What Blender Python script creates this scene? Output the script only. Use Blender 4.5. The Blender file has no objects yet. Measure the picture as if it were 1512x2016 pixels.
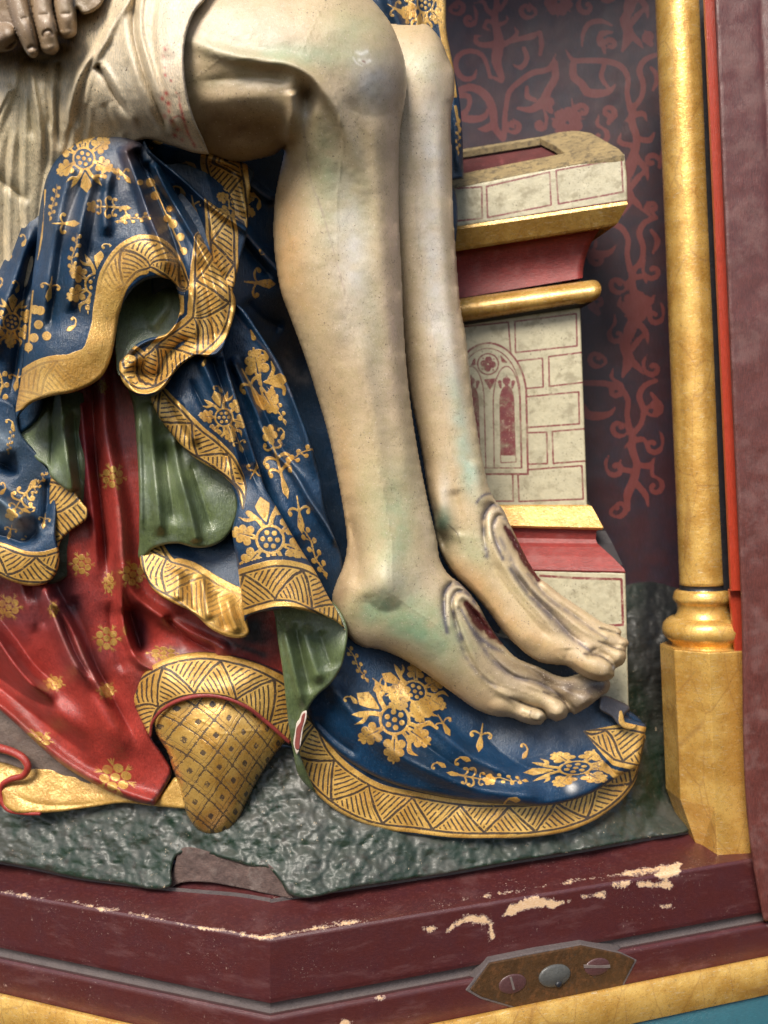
import bpy, math
import numpy as np
from math import radians, sin, cos, pi

# ------------------------------------------------------------------ camera, light, exposure
S = 0.00025                    # metres per photo pixel on the plane y = 0
F = D = 1500.0                 # focal length in photo pixels, distance of the camera in the same unit
ROLL = radians(2.3)
RT = np.array([cos(ROLL), 0.0, -sin(ROLL)])
UP = np.array([sin(ROLL), 0.0, cos(ROLL)])
scn = bpy.context.scene
COL = scn.collection

from mathutils import Matrix, Vector
cd = bpy.data.cameras.new('camera')
cam = bpy.data.objects.new('camera', cd)
COL.objects.link(cam)
cam.matrix_world = Matrix(((RT[0], UP[0], 0, 0), (RT[1], UP[1], -1, -D * S), (RT[2], UP[2], 0, 0), (0, 0, 0, 1)))
cd.sensor_fit = 'VERTICAL'
cd.sensor_height = 36
cd.sensor_width = 27
cd.lens = F / 2016 * 36
cd.clip_start = 0.01
cd.clip_end = 100
cd.dof.use_dof = True
cd.dof.focus_distance = 0.362
cd.dof.aperture_fstop = 8.5
scn.camera = cam

SUN_EL, SUN_AZ = radians(48), radians(-22)       # azimuth measured from the camera's back, negative = to the left
world = bpy.data.worlds.new('World')
scn.world = world
world.use_nodes = True
wt = world.node_tree
wt.nodes.clear()
sky = wt.nodes.new('ShaderNodeTexSky')
sky.sky_type = 'NISHITA'
sky.sun_disc = False
sky.sun_elevation = SUN_EL
sundir = Vector((sin(SUN_AZ) * cos(SUN_EL), -cos(SUN_AZ) * cos(SUN_EL), sin(SUN_EL)))
sky.sun_rotation = math.atan2(sundir.x, sundir.y)
sky.air_density = 1.0
sky.dust_density = 2.0
bg = wt.nodes.new('ShaderNodeBackground')
bg.inputs[1].default_value = 0.065
wo = wt.nodes.new('ShaderNodeOutputWorld')
wt.links.new(sky.outputs[0], bg.inputs[0])
wt.links.new(bg.outputs[0], wo.inputs[0])
sd_ = bpy.data.lights.new('sun', 'SUN')
sd_.energy = 2.3
sd_.angle = radians(24)
sd_.color = (1.0, 0.93, 0.82)
sun = bpy.data.objects.new('sun', sd_)
COL.objects.link(sun)
sun.rotation_euler = sundir.to_track_quat('Z', 'Y').to_euler()
scn.view_settings.view_transform = 'Standard'
scn.view_settings.look = 'None'
scn.view_settings.gamma = 1
scn.view_settings.exposure = 1.16

# ------------------------------------------------------------------ numpy helpers
def P(x, y, H):
    x = np.asarray(x, float); y = np.asarray(y, float); H = np.asarray(H, float)
    t = (D - H) * S
    a = ((x - 756) / F * t)[..., None]; b = ((1008 - y) / F * t)[..., None]
    o = a * RT + b * UP
    o[..., 1] += t - D * S
    return o

def cr(pts, closed=False, step=5.0):
    p = np.array([q[:] for q in pts], float)
    n = len(p)
    out = []
    rng = range(n if closed else n - 1)
    for i in rng:
        p1, p2 = p[i], p[(i + 1) % n]
        p0 = p[(i - 1) % n] if (closed or i > 0) else 2 * p1 - p2
        p3 = p[(i + 2) % n] if (closed or i < n - 2) else 2 * p2 - p1
        L = np.hypot(*(p2 - p1)[:2])
        if L < 1e-6: continue
        k = max(1, int(round(L / step)))
        # tangents limited by the chord, so that unequal spacing does not overshoot
        def tan(a, b, c):
            l1 = np.hypot(*(b - a)[:2]); l2 = np.hypot(*(c - b)[:2])
            if l1 < 1e-6 or l2 < 1e-6: return (p2 - p1)
            v = ((b - a) / l1 * l2 + (c - b) / l2 * l1) / (l1 + l2)
            return v * L
        m1 = tan(p0, p1, p2); m2 = tan(p1, p2, p3)
        t = (np.arange(k) / k)[:, None]
        out.append((2*t**3 - 3*t**2 + 1) * p1 + (t**3 - 2*t**2 + t) * m1 + (-2*t**3 + 3*t**2) * p2 + (t**3 - t**2) * m2)
    out = np.concatenate(out)
    if not closed: out = np.vstack([out, p[-1:]])
    return out

def near(X, Y, poly, closed=False):
    """distance, arc position (0..1), arc length, side (+ right of travel on the picture), nearest point"""
    A = poly; B = np.roll(poly, -1, 0) if closed else poly[1:]
    A = A if closed else poly[:-1]
    ax, ay = A[:, 0].astype(np.float32), A[:, 1].astype(np.float32)
    dx, dy = (B[:, 0] - A[:, 0]).astype(np.float32), (B[:, 1] - A[:, 1]).astype(np.float32)
    L2 = dx * dx + dy * dy + 1e-9
    L = np.sqrt(L2); cum = np.concatenate([[0], np.cumsum(L)])
    n = len(X)
    d = np.empty(n, np.float32); s = np.empty(n); side = np.empty(n, np.float32); qx = np.empty(n); qy = np.empty(n)
    ch = max(1, 3_000_000 // len(ax))
    for i in range(0, n, ch):
        x = X[i:i+ch, None].astype(np.float32) - ax; y = Y[i:i+ch, None].astype(np.float32) - ay
        t = np.clip((x * dx + y * dy) / L2, 0, 1)
        ex = x - t * dx; ey = y - t * dy
        e2 = ex * ex + ey * ey
        k = e2.argmin(1); r = np.arange(len(k))
        d[i:i+ch] = np.sqrt(e2[r, k]); tt = t[r, k]
        s[i:i+ch] = cum[k] + tt * L[k]
        side[i:i+ch] = np.sign(dx[k] * y[r, k] - dy[k] * x[r, k])
        qx[i:i+ch] = ax[k] + tt * dx[k]; qy[i:i+ch] = ay[k] + tt * dy[k]
    return d, s / cum[-1], s, side, qx, qy

def inside(X, Y, poly):
    c = np.zeros(len(X), bool)
    x0, y0 = poly[:, 0], poly[:, 1]; x1, y1 = np.roll(x0, -1), np.roll(y0, -1)
    for a, b, e, f in zip(x0, y0, x1, y1):
        if b == f: continue
        lo, hi = min(b, f), max(b, f)
        m = (Y >= lo) & (Y < hi)
        if m.any():
            c[m] ^= X[m] < (e - a) * (Y[m] - b) / (f - b) + a
    return c

def vnoise(x, y, seed=0):
    xi = np.floor(x).astype(np.int64); yi = np.floor(y).astype(np.int64)
    fx = x - xi; fy = y - yi
    fx = fx * fx * (3 - 2 * fx); fy = fy * fy * (3 - 2 * fy)
    def h(a, b):
        v = (a * 374761393 + b * 668265263 + seed * 974711) & 0xffffffff
        v = ((v ^ (v >> 13)) * 1274126177) & 0xffffffff
        return ((v ^ (v >> 16)) & 0xffff) / 32767.5 - 1
    return (h(xi, yi) * (1-fx) + h(xi+1, yi) * fx) * (1-fy) + (h(xi, yi+1) * (1-fx) + h(xi+1, yi+1) * fx) * fy

def fbm(x, y, o=4, seed=0):
    return sum(vnoise(x * 2**k + 7.3*k, y * 2**k - 3.1*k, seed + k) * 0.5**k for k in range(o))

def tps(ctrl):
    c = np.array(ctrl, float); n = len(c)
    if n == 1: return lambda x, y: np.full(len(x), c[0, 2])
    xs, ys = c[:, 0] / 100, c[:, 1] / 100
    def k(r2): return 0.5 * r2 * np.log(r2 + 1e-9)
    K = k((xs[:, None] - xs)**2 + (ys[:, None] - ys)**2) + np.eye(n) * 0.01
    Q = np.stack([np.ones(n), xs, ys], 1)
    M = np.block([[K, Q], [Q.T, np.zeros((3, 3))]])
    w = np.linalg.lstsq(M, np.concatenate([c[:, 2], np.zeros(3)]), rcond=None)[0]
    lo, hi = c[:, 2].min() - 40, c[:, 2].max() + 40
    def f(x, y):
        x = x / 100; y = y / 100
        o = w[n] + w[n+1] * x + w[n+2] * y
        for i in range(n): o = o + w[i] * k((x - xs[i])**2 + (y - ys[i])**2)
        return np.clip(o, lo, hi)
    return f

def bulge(poly, step=6.0):
    """solve lap(u) = -2 inside the outline; returns u/d on a coarse grid as a sampler"""
    x0, y0 = poly.min(0) - 2 * step; x1, y1 = poly.max(0) + 2 * step
    nx, ny = int((x1 - x0) / step) + 2, int((y1 - y0) / step) + 2
    gx, gy = np.meshgrid(x0 + np.arange(nx) * step, y0 + np.arange(ny) * step)
    m = inside(gx.ravel(), gy.ravel(), poly)
    d = near(gx.ravel(), gy.ravel(), poly, True)[0].reshape(gx.shape)
    m = m.reshape(gx.shape) & (d > step * 0.3)
    u = np.zeros(gx.shape); w = 1.9
    par = (np.add.outer(np.arange(ny), np.arange(nx)) % 2 == 0)
    ms = [(m & par)[1:-1, 1:-1], (m & ~par)[1:-1, 1:-1]]
    for it in range(420):
        for q in ms:
            r = (u[:-2, 1:-1] + u[2:, 1:-1] + u[1:-1, :-2] + u[1:-1, 2:] + 2 * step * step) / 4 - u[1:-1, 1:-1]
            u[1:-1, 1:-1] += np.where(q, w * r, 0)
    q = np.where(m, u / np.maximum(d, step * 0.3), 0)
    ww = m.astype(float)
    for _ in range(3):     # fill outwards so that sampling near the edge has values
        nb = sum(np.roll(q * ww, s, a) for s in (1, -1) for a in (0, 1)); nw = sum(np.roll(ww, s, a) for s in (1, -1) for a in (0, 1))
        f = (ww == 0) & (nw > 0)
        q[f] = nb[f] / nw[f]; ww[f] = 1
    def sample(x, y, d):
        fx = np.clip((x - x0) / step, 0, nx - 1.001); fy = np.clip((y - y0) / step, 0, ny - 1.001)
        i = fx.astype(int); j = fy.astype(int); a = fx - i; b = fy - j
        v = (q[j, i] * (1-a) + q[j, i+1] * a) * (1-b) + (q[j+1, i] * (1-a) + q[j+1, i+1] * a) * b
        return np.sqrt(np.maximum(v * d, 0))
    return sample

def lerp_at(s, vals):
    v = np.atleast_1d(np.array(vals, float))
    if len(v) == 1: return np.full(len(s), v[0])
    return np.interp(s, np.linspace(0, 1, len(v)), v)

def relief(H, X, Y, ops):
    for op in ops:
        k = op[0]
        if k in 'rvst':
            pts = cr(op[1], False, 6)
            if k == 't': reach = pts[:, 3].max() + 4
            else: w_ = np.max(op[2]); reach = w_ * (3.2 if k == 'r' else 5 if k == 'v' else 6)
            b0, b1 = pts[:, :2].min(0) - reach, pts[:, :2].max(0) + reach
            m = np.where((X > b0[0]) & (X < b1[0]) & (Y > b0[1]) & (Y < b1[1]))[0]
            if not len(m): continue
            d, s, al, side, _, _ = near(X[m], Y[m], pts[:, :2])
            if k == 't':
                sx = np.linspace(0, 1, len(pts))
                seg = np.hypot(*np.diff(pts[:, :2], axis=0).T); sx = np.concatenate([[0], np.cumsum(seg)]); sx /= sx[-1]
                hc = np.interp(s, sx, pts[:, 2]); r = np.interp(s, sx, pts[:, 3])
                hh = hc + np.sqrt(np.maximum(r * r - d * d, 0)) * (op[2] if len(op) > 2 else 1.0)
                kk = op[3] if len(op) > 3 else 4.0
                ok = d < r; a = H[m]
                h = np.clip(0.5 + 0.5 * (hh - a) / kk, 0, 1)
                new = a * (1 - h) + hh * h + kk * h * (1 - h)
                H[m] = np.where(ok, np.maximum(new, a), a)
                continue
            w = lerp_at(s, op[2]); a = lerp_at(s, op[3])
            if len(np.atleast_1d(op[3])) == 1:
                tp = op[4] if len(op) > 4 else (0.18, 0.18)
                t = np.ones(len(s))
                if tp[0]: t = np.minimum(t, s / tp[0])
                if tp[1]: t = np.minimum(t, (1 - s) / tp[1])
                t = t * t * (3 - 2 * t); a = a * t
            if k == 'r': H[m] += a * np.exp(-(d / w)**2)
            elif k == 'v': H[m] -= a * np.exp(-(np.sqrt(d * d + (0.15*w)**2) - 0.15*w) / w)
            elif k == 's': H[m] += a * np.where(side > 0, 1, 0) * np.exp(-(d / w)) 
        elif k == 'b':
            _, x, y, rx, ry, an, a = op
            c, s_ = cos(radians(an)), sin(radians(an))
            u = ((X - x) * c + (Y - y) * s_) / rx; v = (-(X - x) * s_ + (Y - y) * c) / ry
            H += a * np.exp(-(u*u + v*v))
        elif k == 'n':
            H += op[2] * fbm(X / op[1], Y / op[1], 3, op[3] if len(op) > 3 else 1)
    return H

# ------------------------------------------------------------------ objects
def new_obj(name, me, parent=None, **props):
    o = bpy.data.objects.new(name, me)
    COL.objects.link(o)
    if parent is not None: o.parent = parent
    for k, v in props.items(): o[k] = v
    return o

def thing(name, label, cat, **kw):
    return new_obj(name, None, None, label=label, category=cat, **kw)

def mesh(name, V, Fc, mat, parent=None, smooth=True, attrs=None, **props):
    me = bpy.data.meshes.new(name)
    if isinstance(Fc, np.ndarray):
        n, k = Fc.shape
        me.vertices.add(len(V)); me.vertices.foreach_set('co', np.asarray(V, np.float32).ravel())
        me.loops.add(n * k); me.loops.foreach_set('vertex_index', Fc.astype(np.int32).ravel())
        me.polygons.add(n); me.polygons.foreach_set('loop_start', np.arange(0, n * k, k, dtype=np.int32))
        me.update(calc_edges=True)
        me.validate()
    else:
        me.from_pydata([tuple(v) for v in V], [], Fc); me.update()
    if smooth: me.polygons.foreach_set('use_smooth', np.ones(len(me.polygons), bool))
    for k, v in (attrs or {}).items():
        v = np.asarray(v, np.float32)
        if v.ndim == 2:
            a = me.attributes.new(k, 'FLOAT_COLOR', 'POINT')
            a.data.foreach_set('color', np.concatenate([v, np.ones((len(v), 1), np.float32)], 1).ravel())
        else:
            a = me.attributes.new(k, 'FLOAT', 'POINT'); a.data.foreach_set('value', v)
    if mat: me.materials.append(mat)
    return new_obj(name, me, parent, **props)

def grid_of(outline, s):
    """clean-edged grid mesh of a closed outline: x, y, edge distance, faces, boundary loops"""
    poly = outline
    x0, y0 = poly.min(0) - s * 1.5; x1, y1 = poly.max(0) + s * 1.5
    nx, ny = int((x1 - x0) / s) + 2, int((y1 - y0) / s) + 2
    gx, gy = np.meshgrid(x0 + np.arange(nx) * s, y0 + np.arange(ny) * s)
    X, Y = gx.ravel(), gy.ravel()
    ins = inside(X, Y, poly)
    d, _, _, _, qx, qy = near(X, Y, poly, True)
    sd = np.where(ins, d, -d)
    ok = (sd > -0.45 * s).reshape(ny, nx)
    cell = ok[:-1, :-1] & ok[1:, :-1] & ok[:-1, 1:] & ok[1:, 1:]
    j, i = np.where(cell)
    a = j * nx + i
    Q = np.stack([a, a + nx, a + nx + 1, a + 1], 1)     # seen from the camera: counter-clockwise
    used = np.unique(Q)
    remap = -np.ones(nx * ny, np.int64); remap[used] = np.arange(len(used))
    Q = remap[Q]
    X, Y, sd, qx, qy = X[used], Y[used], sd[used].copy(), qx[used], qy[used]
    # boundary edges
    E = np.concatenate([Q[:, [0, 1]], Q[:, [1, 2]], Q[:, [2, 3]], Q[:, [3, 0]]])
    key = E.min(1) * len(used) + E.max(1)
    uq, inv, cnt = np.unique(key, return_inverse=True, return_counts=True)
    BE = E[cnt[inv] == 1]
    bv = np.unique(BE)
    isb = np.zeros(len(used), bool); isb[bv] = True
    X = X.copy(); Y = Y.copy()
    X[isb] = qx[isb]; Y[isb] = qy[isb]; sd[isb] = 0
    # even out the cells behind the snapped edge
    nv = len(used); mv = (~isb) & (sd < 5 * s)
    e0 = np.concatenate([E[:, 0], E[:, 1]]); e1 = np.concatenate([E[:, 1], E[:, 0]])
    keep = mv[e0]; e0, e1 = e0[keep], e1[keep]
    cn = np.maximum(np.bincount(e0, minlength=nv), 1)
    for _ in range(8):
        ax = np.bincount(e0, X[e1], nv) / cn; ay = np.bincount(e0, Y[e1], nv) / cn
        X[mv] += .6 * (ax[mv] - X[mv]); Y[mv] += .6 * (ay[mv] - Y[mv])
    sd[mv] = near(X[mv], Y[mv], poly, True)[0]
    return X, Y, np.maximum(sd, 0), Q, BE

def sheet(name, outline, ctrl, mat, parent, ops=(), s=2.5, edge=8, edepth=None, thick=40, infl=None, back=0.6,
          paint=None, wob=1.0, bulged=None, **props):
    poly = cr(outline, True, 5)
    X, Y, d, Q, BE = grid_of(poly, s)
    H = tps(ctrl)(X, Y)
    base = H.copy()
    B = 0
    if infl:
        B = bulge(poly)(X, Y, d) * infl
        H = H + B
    ed = edepth if edepth is not None else edge
    fade = np.clip(d / 14, 0, 1) if infl else 1
    H2 = relief(H.copy(), X, Y, ops)
    H = H + (H2 - H) * fade if infl else H2
    if wob: H = H + wob * fbm(X / 45, Y / 45, 3, len(name)) * (fade if infl else 1)
    if edge and not infl:
        t = np.clip(1 - d / edge, 0, 1)
        H = H - ed * (1 - np.sqrt(np.maximum(1 - t * t, 0)))
    V = P(X, Y, H)
    n = len(X)
    if infl:      # a round body: the back is the mirrored front
        isb = np.zeros(n, bool); isb[np.unique(BE)] = True
        idx = np.arange(n); bidx = idx.copy(); inner = np.where(~isb)[0]
        bidx[inner] = n + np.arange(len(inner))
        V = np.vstack([V, P(X[inner], Y[inner], base[inner] - B[inner] * back)])
        Qb = bidx[Q][:, ::-1]
        FF = np.vstack([Q, Qb]); src = np.concatenate([idx, inner])
        # relax the rim where front and back meet, so the silhouette shades evenly
        dd = d[src]; mvv = dd < 7
        Ea = np.concatenate([FF[:, [0, 1]], FF[:, [1, 2]], FF[:, [2, 3]], FF[:, [3, 0]]]); Ea = np.concatenate([Ea, Ea[:, ::-1]])
        Ea = Ea[mvv[Ea[:, 0]]]; cn = np.maximum(np.bincount(Ea[:, 0], minlength=len(V)), 1)
        wgt = (np.clip((7 - dd) / 4, 0, 1) * .6)[:, None]
        for _ in range(7):
            av = np.stack([np.bincount(Ea[:, 0], V[Ea[:, 1], q], len(V)) / cn for q in range(3)], 1)
            V = np.where(mvv[:, None], V + wgt * (av - V), V)
    else:
        bv = np.unique(BE); m = -np.ones(n, np.int64); m[bv] = n + np.arange(len(bv))
        V = np.vstack([V, P(X[bv], Y[bv], H[bv] - thick)])
        FF = np.vstack([Q, np.stack([BE[:, 1], BE[:, 0], m[BE[:, 0]], m[BE[:, 1]]], 1)])
        src = np.concatenate([np.arange(n), bv])
    at = {}
    if paint:
        at = {k: np.asarray(v)[src] for k, v in paint(X, Y, d, H).items()}
    return mesh(name, V, FF, mat, parent, attrs=at, **props)

# ------------------------------------------------------------------ painted pattern: signed distances in pixels
def stroke_sd(x, y, pts, w):
    p = np.array(pts, float)
    p = cr(p, False, max(0.05, np.hypot(*np.ptp(p, axis=0)) / 10)) if len(p) > 2 else p
    d, s, *_ = near(x, y, p)
    return lerp_at(s, w) - d

def circ(x, y, cx, cy, r): return r - np.hypot(x - cx, y - cy)

def oak(x, y, cx, cy, an, L):
    """lobed leaf growing from (cx, cy) in direction an, length L"""
    c, s = cos(radians(an)), sin(radians(an))
    u = ((x - cx) * c + (y - cy) * s) / L; v = (-(x - cx) * s + (y - cy) * c) / L
    o = stroke_sd(u, v, [(0, 0), (.5, 0), (1, 0)], [.07, .16, .03])
    for q, r, w in ((.32, .24, .15), (.62, .22, .14), (.85, .12, .10)):
        for sg in (1, -1): o = np.maximum(o, circ(u, v, q, sg * r, w))
    o = np.minimum(o, -stroke_sd(u, v, [(.18, 0), (.7, 0)], [.025, .01]))
    return o * L

def curl(x, y, cx, cy, an, L, sg=1, w=.10):
    c, s = cos(radians(an)), sin(radians(an))
    u = ((x - cx) * c + (y - cy) * s) / L; v = (-(x - cx) * s + (y - cy) * c) / L * sg
    o = stroke_sd(u, v, [(0, 0), (.35, .05), (.7, .3), (.75, .62), (.5, .72)], [.05, w * .8, w, w * .7, w * .6])
    return np.maximum(o, circ(u, v, .52, .62, w * 1.75)) * L

def leaf(x, y, cx, cy, an, L, w=.2):
    c, s = cos(radians(an)), sin(radians(an))
    u = ((x - cx) * c + (y - cy) * s) / L; v = (-(x - cx) * s + (y - cy) * c) / L
    return stroke_sd(u, v, [(0, 0), (.3, 0), (.55, 0), (1, 0)], [.04, w * .7, w, .0]) * L

def m_pom(x, y):
    o = np.minimum(circ(x, y, 0, 0, 1.0), -circ(x, y, 0, 0, .82))
    o = np.maximum(o, circ(x, y, 0, 0, .17))
    for k in range(6): o = np.maximum(o, circ(x, y, .5 * cos(k * pi / 3 + .3), .5 * sin(k * pi / 3 + .3), .175))
    o = np.maximum(o, leaf(x, y, 0, -1.25, -90, 1.7, .30))
    for sg in (1, -1):
        o = np.maximum(o, stroke_sd(x, y, [(sg*.25, -.95), (sg*.5, -1.45), (sg*.95, -1.95), (sg*1.35, -2.5)], [.15, .15, .20, .0]))
        o = np.maximum(o, stroke_sd(x, y, [(sg*.7, -1.6), (sg*1.25, -1.6), (sg*1.75, -1.95)], [.12, .13, .0]))
        o = np.maximum(o, oak(x, y, sg*.85, -.3, -28 if sg > 0 else 208, 1.75))
        o = np.maximum(o, oak(x, y, sg*.75, .55, 32 if sg > 0 else 148, 1.85))
        o = np.maximum(o, stroke_sd(x, y, [(sg*.35, .95), (sg*.55, 1.5), (sg*1.1, 1.95), (sg*1.0, 2.6)], [.13, .12, .16, .0]))
    o = np.maximum(o, oak(x, y, 0, .95, 90, 1.8))
    return o

def m_sprig(x, y):
    o = stroke_sd(x, y, [(0, -1.4), (.05, 0), (0, 1.2)], [.05, .09, .12])
    for k in range(5): o = np.maximum(o, circ(x, y, .4 * cos(k * 1.2566 + .3), -1.6 + .4 * sin(k * 1.2566 + .3), .24))
    o = np.maximum(o, circ(x, y, 0, -1.6, .2))
    o = np.maximum(o, leaf(x, y, 0, 1.0, 90, 1.5, .19))
    for sg in (1, -1):
        o = np.maximum(o, curl(x, y, 0, .9, -90 + sg * 35, 1.0, sg))
        o = np.maximum(o, curl(x, y, 0, 0.05, -90 + sg * 50, 1.15, sg))
        o = np.maximum(o, curl(x, y, 0, -.8, 90 - sg * 60, .8, -sg))
    return o

def m_tip(x, y):       # leaf with two curls only
    o = leaf(x, y, 0, .2, 90, 1.8, .2)
    o = np.maximum(o, stroke_sd(x, y, [(0, -.9), (0, .4)], [.06, .12]))
    for sg in (1, -1): o = np.maximum(o, curl(x, y, 0, .3, -90 + sg * 45, 1.1, sg))
    return o

def m_vine(x, y):      # berries set along a stem
    o = stroke_sd(x, y, [(-.1, -2.4), (.2, -1), (-.15, .3), (.1, 1.6)], [.04, .09, .09, .05])
    for k, (a, b) in enumerate(((.45, -2), (-.4, -1.6), (.6, -1.0), (-.4, -.5), (.5, .05), (-.5, .5), (.45, 1.0), (-.3, 1.35), (.1, 1.9))):
        o = np.maximum(o, circ(x, y, a, b, .25))
        o = np.maximum(o, stroke_sd(x, y, [(0, b + .35), (a, b)], [.06, .07]))
    return o

def m_flower(x, y):
    o = np.minimum(circ(x, y, 0, 0, .27), -circ(x, y, 0, 0, .0) - 0)
    for k in range(6): o = np.maximum(o, circ(x, y, .62 * cos(k * pi / 3 + .5), .62 * sin(k * pi / 3 + .5), .29))
    for a in (0, 60, 120, 180, 240, 300):
        r = radians(a + 2)
        for q in (-25, 0, 25):
            r2 = radians(a + q)
            o = np.maximum(o, stroke_sd(x, y, [(.8 * cos(r), .8 * sin(r)), (.8 * cos(r) + .42 * cos(r2), .8 * sin(r) + .42 * sin(r2))], [.05, .03]))
    return o

def m_clove(x, y):     # a scroll with a pointed end
    o = leaf(x, y, 0, 0, 90, 1.3, .22)
    return np.maximum(o, curl(x, y, 0, .2, -120, 1.0, -1))

MOT = {'pom': (m_pom, 3.3), 'sprig': (m_sprig, 2.8), 'tip': (m_tip, 2.2), 'vine': (m_vine, 2.5), 'flower': (m_flower, 1.5), 'clove': (m_clove, 1.6)}

def motifs(X, Y, lst):
    o = np.full(len(X), -6.0)
    for kind, cx, cy, r, rot, *sq in lst:
        f, reach = MOT[kind]
        sx = r * (sq[0] if sq else 1); sy = r * (sq[1] if len(sq) > 1 else 1)
        R_ = max(sx, sy) * reach
        m = np.where((np.abs(X - cx) < R_) & (np.abs(Y - cy) < R_))[0]
        if not len(m): continue
        c, s = cos(radians(rot)), sin(radians(rot))
        dx, dy = X[m] - cx, Y[m] - cy
        o[m] = np.maximum(o[m], f((dx * c + dy * s) / sx, (-dx * s + dy * c) / sy) * math.sqrt(sx * sy))
    return np.clip(o, -6, 6)

def bands(X, Y, lst):
    """lst of (centre path, half width(s), start offset): gold border with zigzag; returns bm, bu, bv, bw"""
    bm = np.full(len(X), -30.0); bu = np.zeros(len(X)); bv = np.zeros(len(X)); bw = np.full(len(X), 20.0); bi = np.ones(len(X))
    for path, hw, *off in lst:
        pts = cr(path, False, 6)
        d, s, al, side, _, _ = near(X, Y, pts)
        w = lerp_at(s, hw)
        sd = w - d
        m = sd > bm
        bm[m] = sd[m]; bu[m] = al[m] + (off[0] if off else 0); bv[m] = (d * side)[m]; bw[m] = w[m]
        bi[m] = lerp_at(s, off[1])[m] if len(off) > 1 else 1.0
    return {'bm': np.clip(bm, -30, 30), 'bu': bu, 'bv': bv, 'bw': bw, 'bi': bi}

def tint(X, Y, base, blobs=(), strokes=(), var=.06, seed=3):
    c = np.tile(np.array(base, float), (len(X), 1))
    n = fbm(X / 60, Y / 60, 4, seed)[:, None]
    c = c * (1 + var * n * np.array([1, 1, 1.2]))
    for x, y, rx, ry, an, colr, st in blobs:
        cs, sn = cos(radians(an)), sin(radians(an))
        u = ((X - x) * cs + (Y - y) * sn) / rx; v = (-(X - x) * sn + (Y - y) * cs) / ry
        w = (np.exp(-(u*u + v*v)) * st * (1 + .35 * fbm(X / 25, Y / 25, 3, seed + 5)))[:, None]
        w = np.clip(w, 0, 1)
        c = c * (1 - w) + np.array(colr) * w
    for pts, wd, colr, st in strokes:
        p = cr(pts, False, 6) if len(pts) > 2 else np.array(pts, float)
        d, s, *_ = near(X, Y, p)
        w = np.exp(-(d / lerp_at(s, wd))**2) * st * np.clip(.9 + .5 * fbm(X / 9, Y / 9, 2, seed + 9), .15, 1)
        w = np.clip(w, 0, 1)[:, None]
        c = c * (1 - w) + np.array(colr) * w
    return np.clip(c, 0.002, 1)

# ------------------------------------------------------------------ materials
class G:
    def __init__(s, name):
        s.m = bpy.data.materials.new(name); s.m.use_nodes = True; s.t = s.m.node_tree; s.t.nodes.clear()
        s.out = s.t.nodes.new('ShaderNodeOutputMaterial')
        tc = s.t.nodes.new('ShaderNodeTexCoord'); s.co = tc.outputs['Object']
    def n(s, typ, **kw):
        q = s.t.nodes.new(typ)
        for k, v in kw.items(): setattr(q, k, v)
        return q
    def put(s, sock, v):
        if isinstance(v, bpy.types.NodeSocket): s.t.links.new(v, sock)
        elif isinstance(v, (tuple, list)) and len(v) == 3 and sock.type == 'RGBA': sock.default_value = (*v, 1)
        else: sock.default_value = v
    def M(s, op, a, b=0.0, c=None):
        q = s.n('ShaderNodeMath', operation=op)
        s.put(q.inputs[0], a); s.put(q.inputs[1], b)
        if c is not None: s.put(q.inputs[2], c)
        return q.outputs[0]
    def step(s, v, lo, hi):     # smooth 0..1
        q = s.n('ShaderNodeMapRange', interpolation_type='SMOOTHSTEP')
        s.put(q.inputs[0], v); s.put(q.inputs[1], lo); s.put(q.inputs[2], hi)
        return q.outputs[0]
    def noise(s, px, detail=4, rough=.6, stretch=None, out=0):
        q = s.n('ShaderNodeTexNoise')
        co = s.co
        if stretch:
            mp = s.n('ShaderNodeMapping'); s.put(mp.inputs[0], co); mp.inputs['Scale'].default_value = stretch; co = mp.outputs[0]
        s.put(q.inputs['Vector'], co); q.inputs['Scale'].default_value = 1 / (px * S); q.inputs['Detail'].default_value = detail
        q.inputs['Roughness'].default_value = rough
        return q.outputs[out]
    def attr(s, name, colr=False):
        q = s.n('ShaderNodeAttribute', attribute_name=name)
        return q.outputs['Color' if colr else 'Fac']
    def mix(s, f, a, b, mode='MIX'):
        q = s.n('ShaderNodeMix', data_type='RGBA', blend_type=mode)
        s.put(q.inputs[0], f); s.put(q.inputs[6], a); s.put(q.inputs[7], b)
        return q.outputs[2]
    def mixf(s, f, a, b):
        q = s.n('ShaderNodeMix', data_type='FLOAT')
        s.put(q.inputs[0], f); s.put(q.inputs[2], a); s.put(q.inputs[3], b)
        return q.outputs[0]
    def bump(s, h, dist_px, strength=1.0, normal=None):
        q = s.n('ShaderNodeBump'); q.inputs['Distance'].default_value = dist_px * S; q.inputs['Strength'].default_value = strength
        s.put(q.inputs['Height'], h)
        if normal is not None: s.put(q.inputs['Normal'], normal)
        return q.outputs[0]
    def finish(s, col, rough, metal=0.0, coat=0.0, coatr=.15, normal=None, spec=.5):
        b = s.n('ShaderNodeBsdfPrincipled')
        s.put(b.inputs['Base Color'], col); s.put(b.inputs['Roughness'], rough); s.put(b.inputs['Metallic'], metal)
        s.put(b.inputs['Coat Weight'], coat); b.inputs['Coat Roughness'].default_value = coatr
        b.inputs['Specular IOR Level'].default_value = spec
        if normal is not None:
            s.put(b.inputs['Normal'], normal); s.put(b.inputs['Coat Normal'], normal)
        s.t.links.new(b.outputs[0], s.out.inputs[0])
        return s.m

GOLD = (0.80, 0.49, 0.13)
GOLD_D = (0.58, 0.31, 0.065)
INK = (0.018, 0.016, 0.022)

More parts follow.
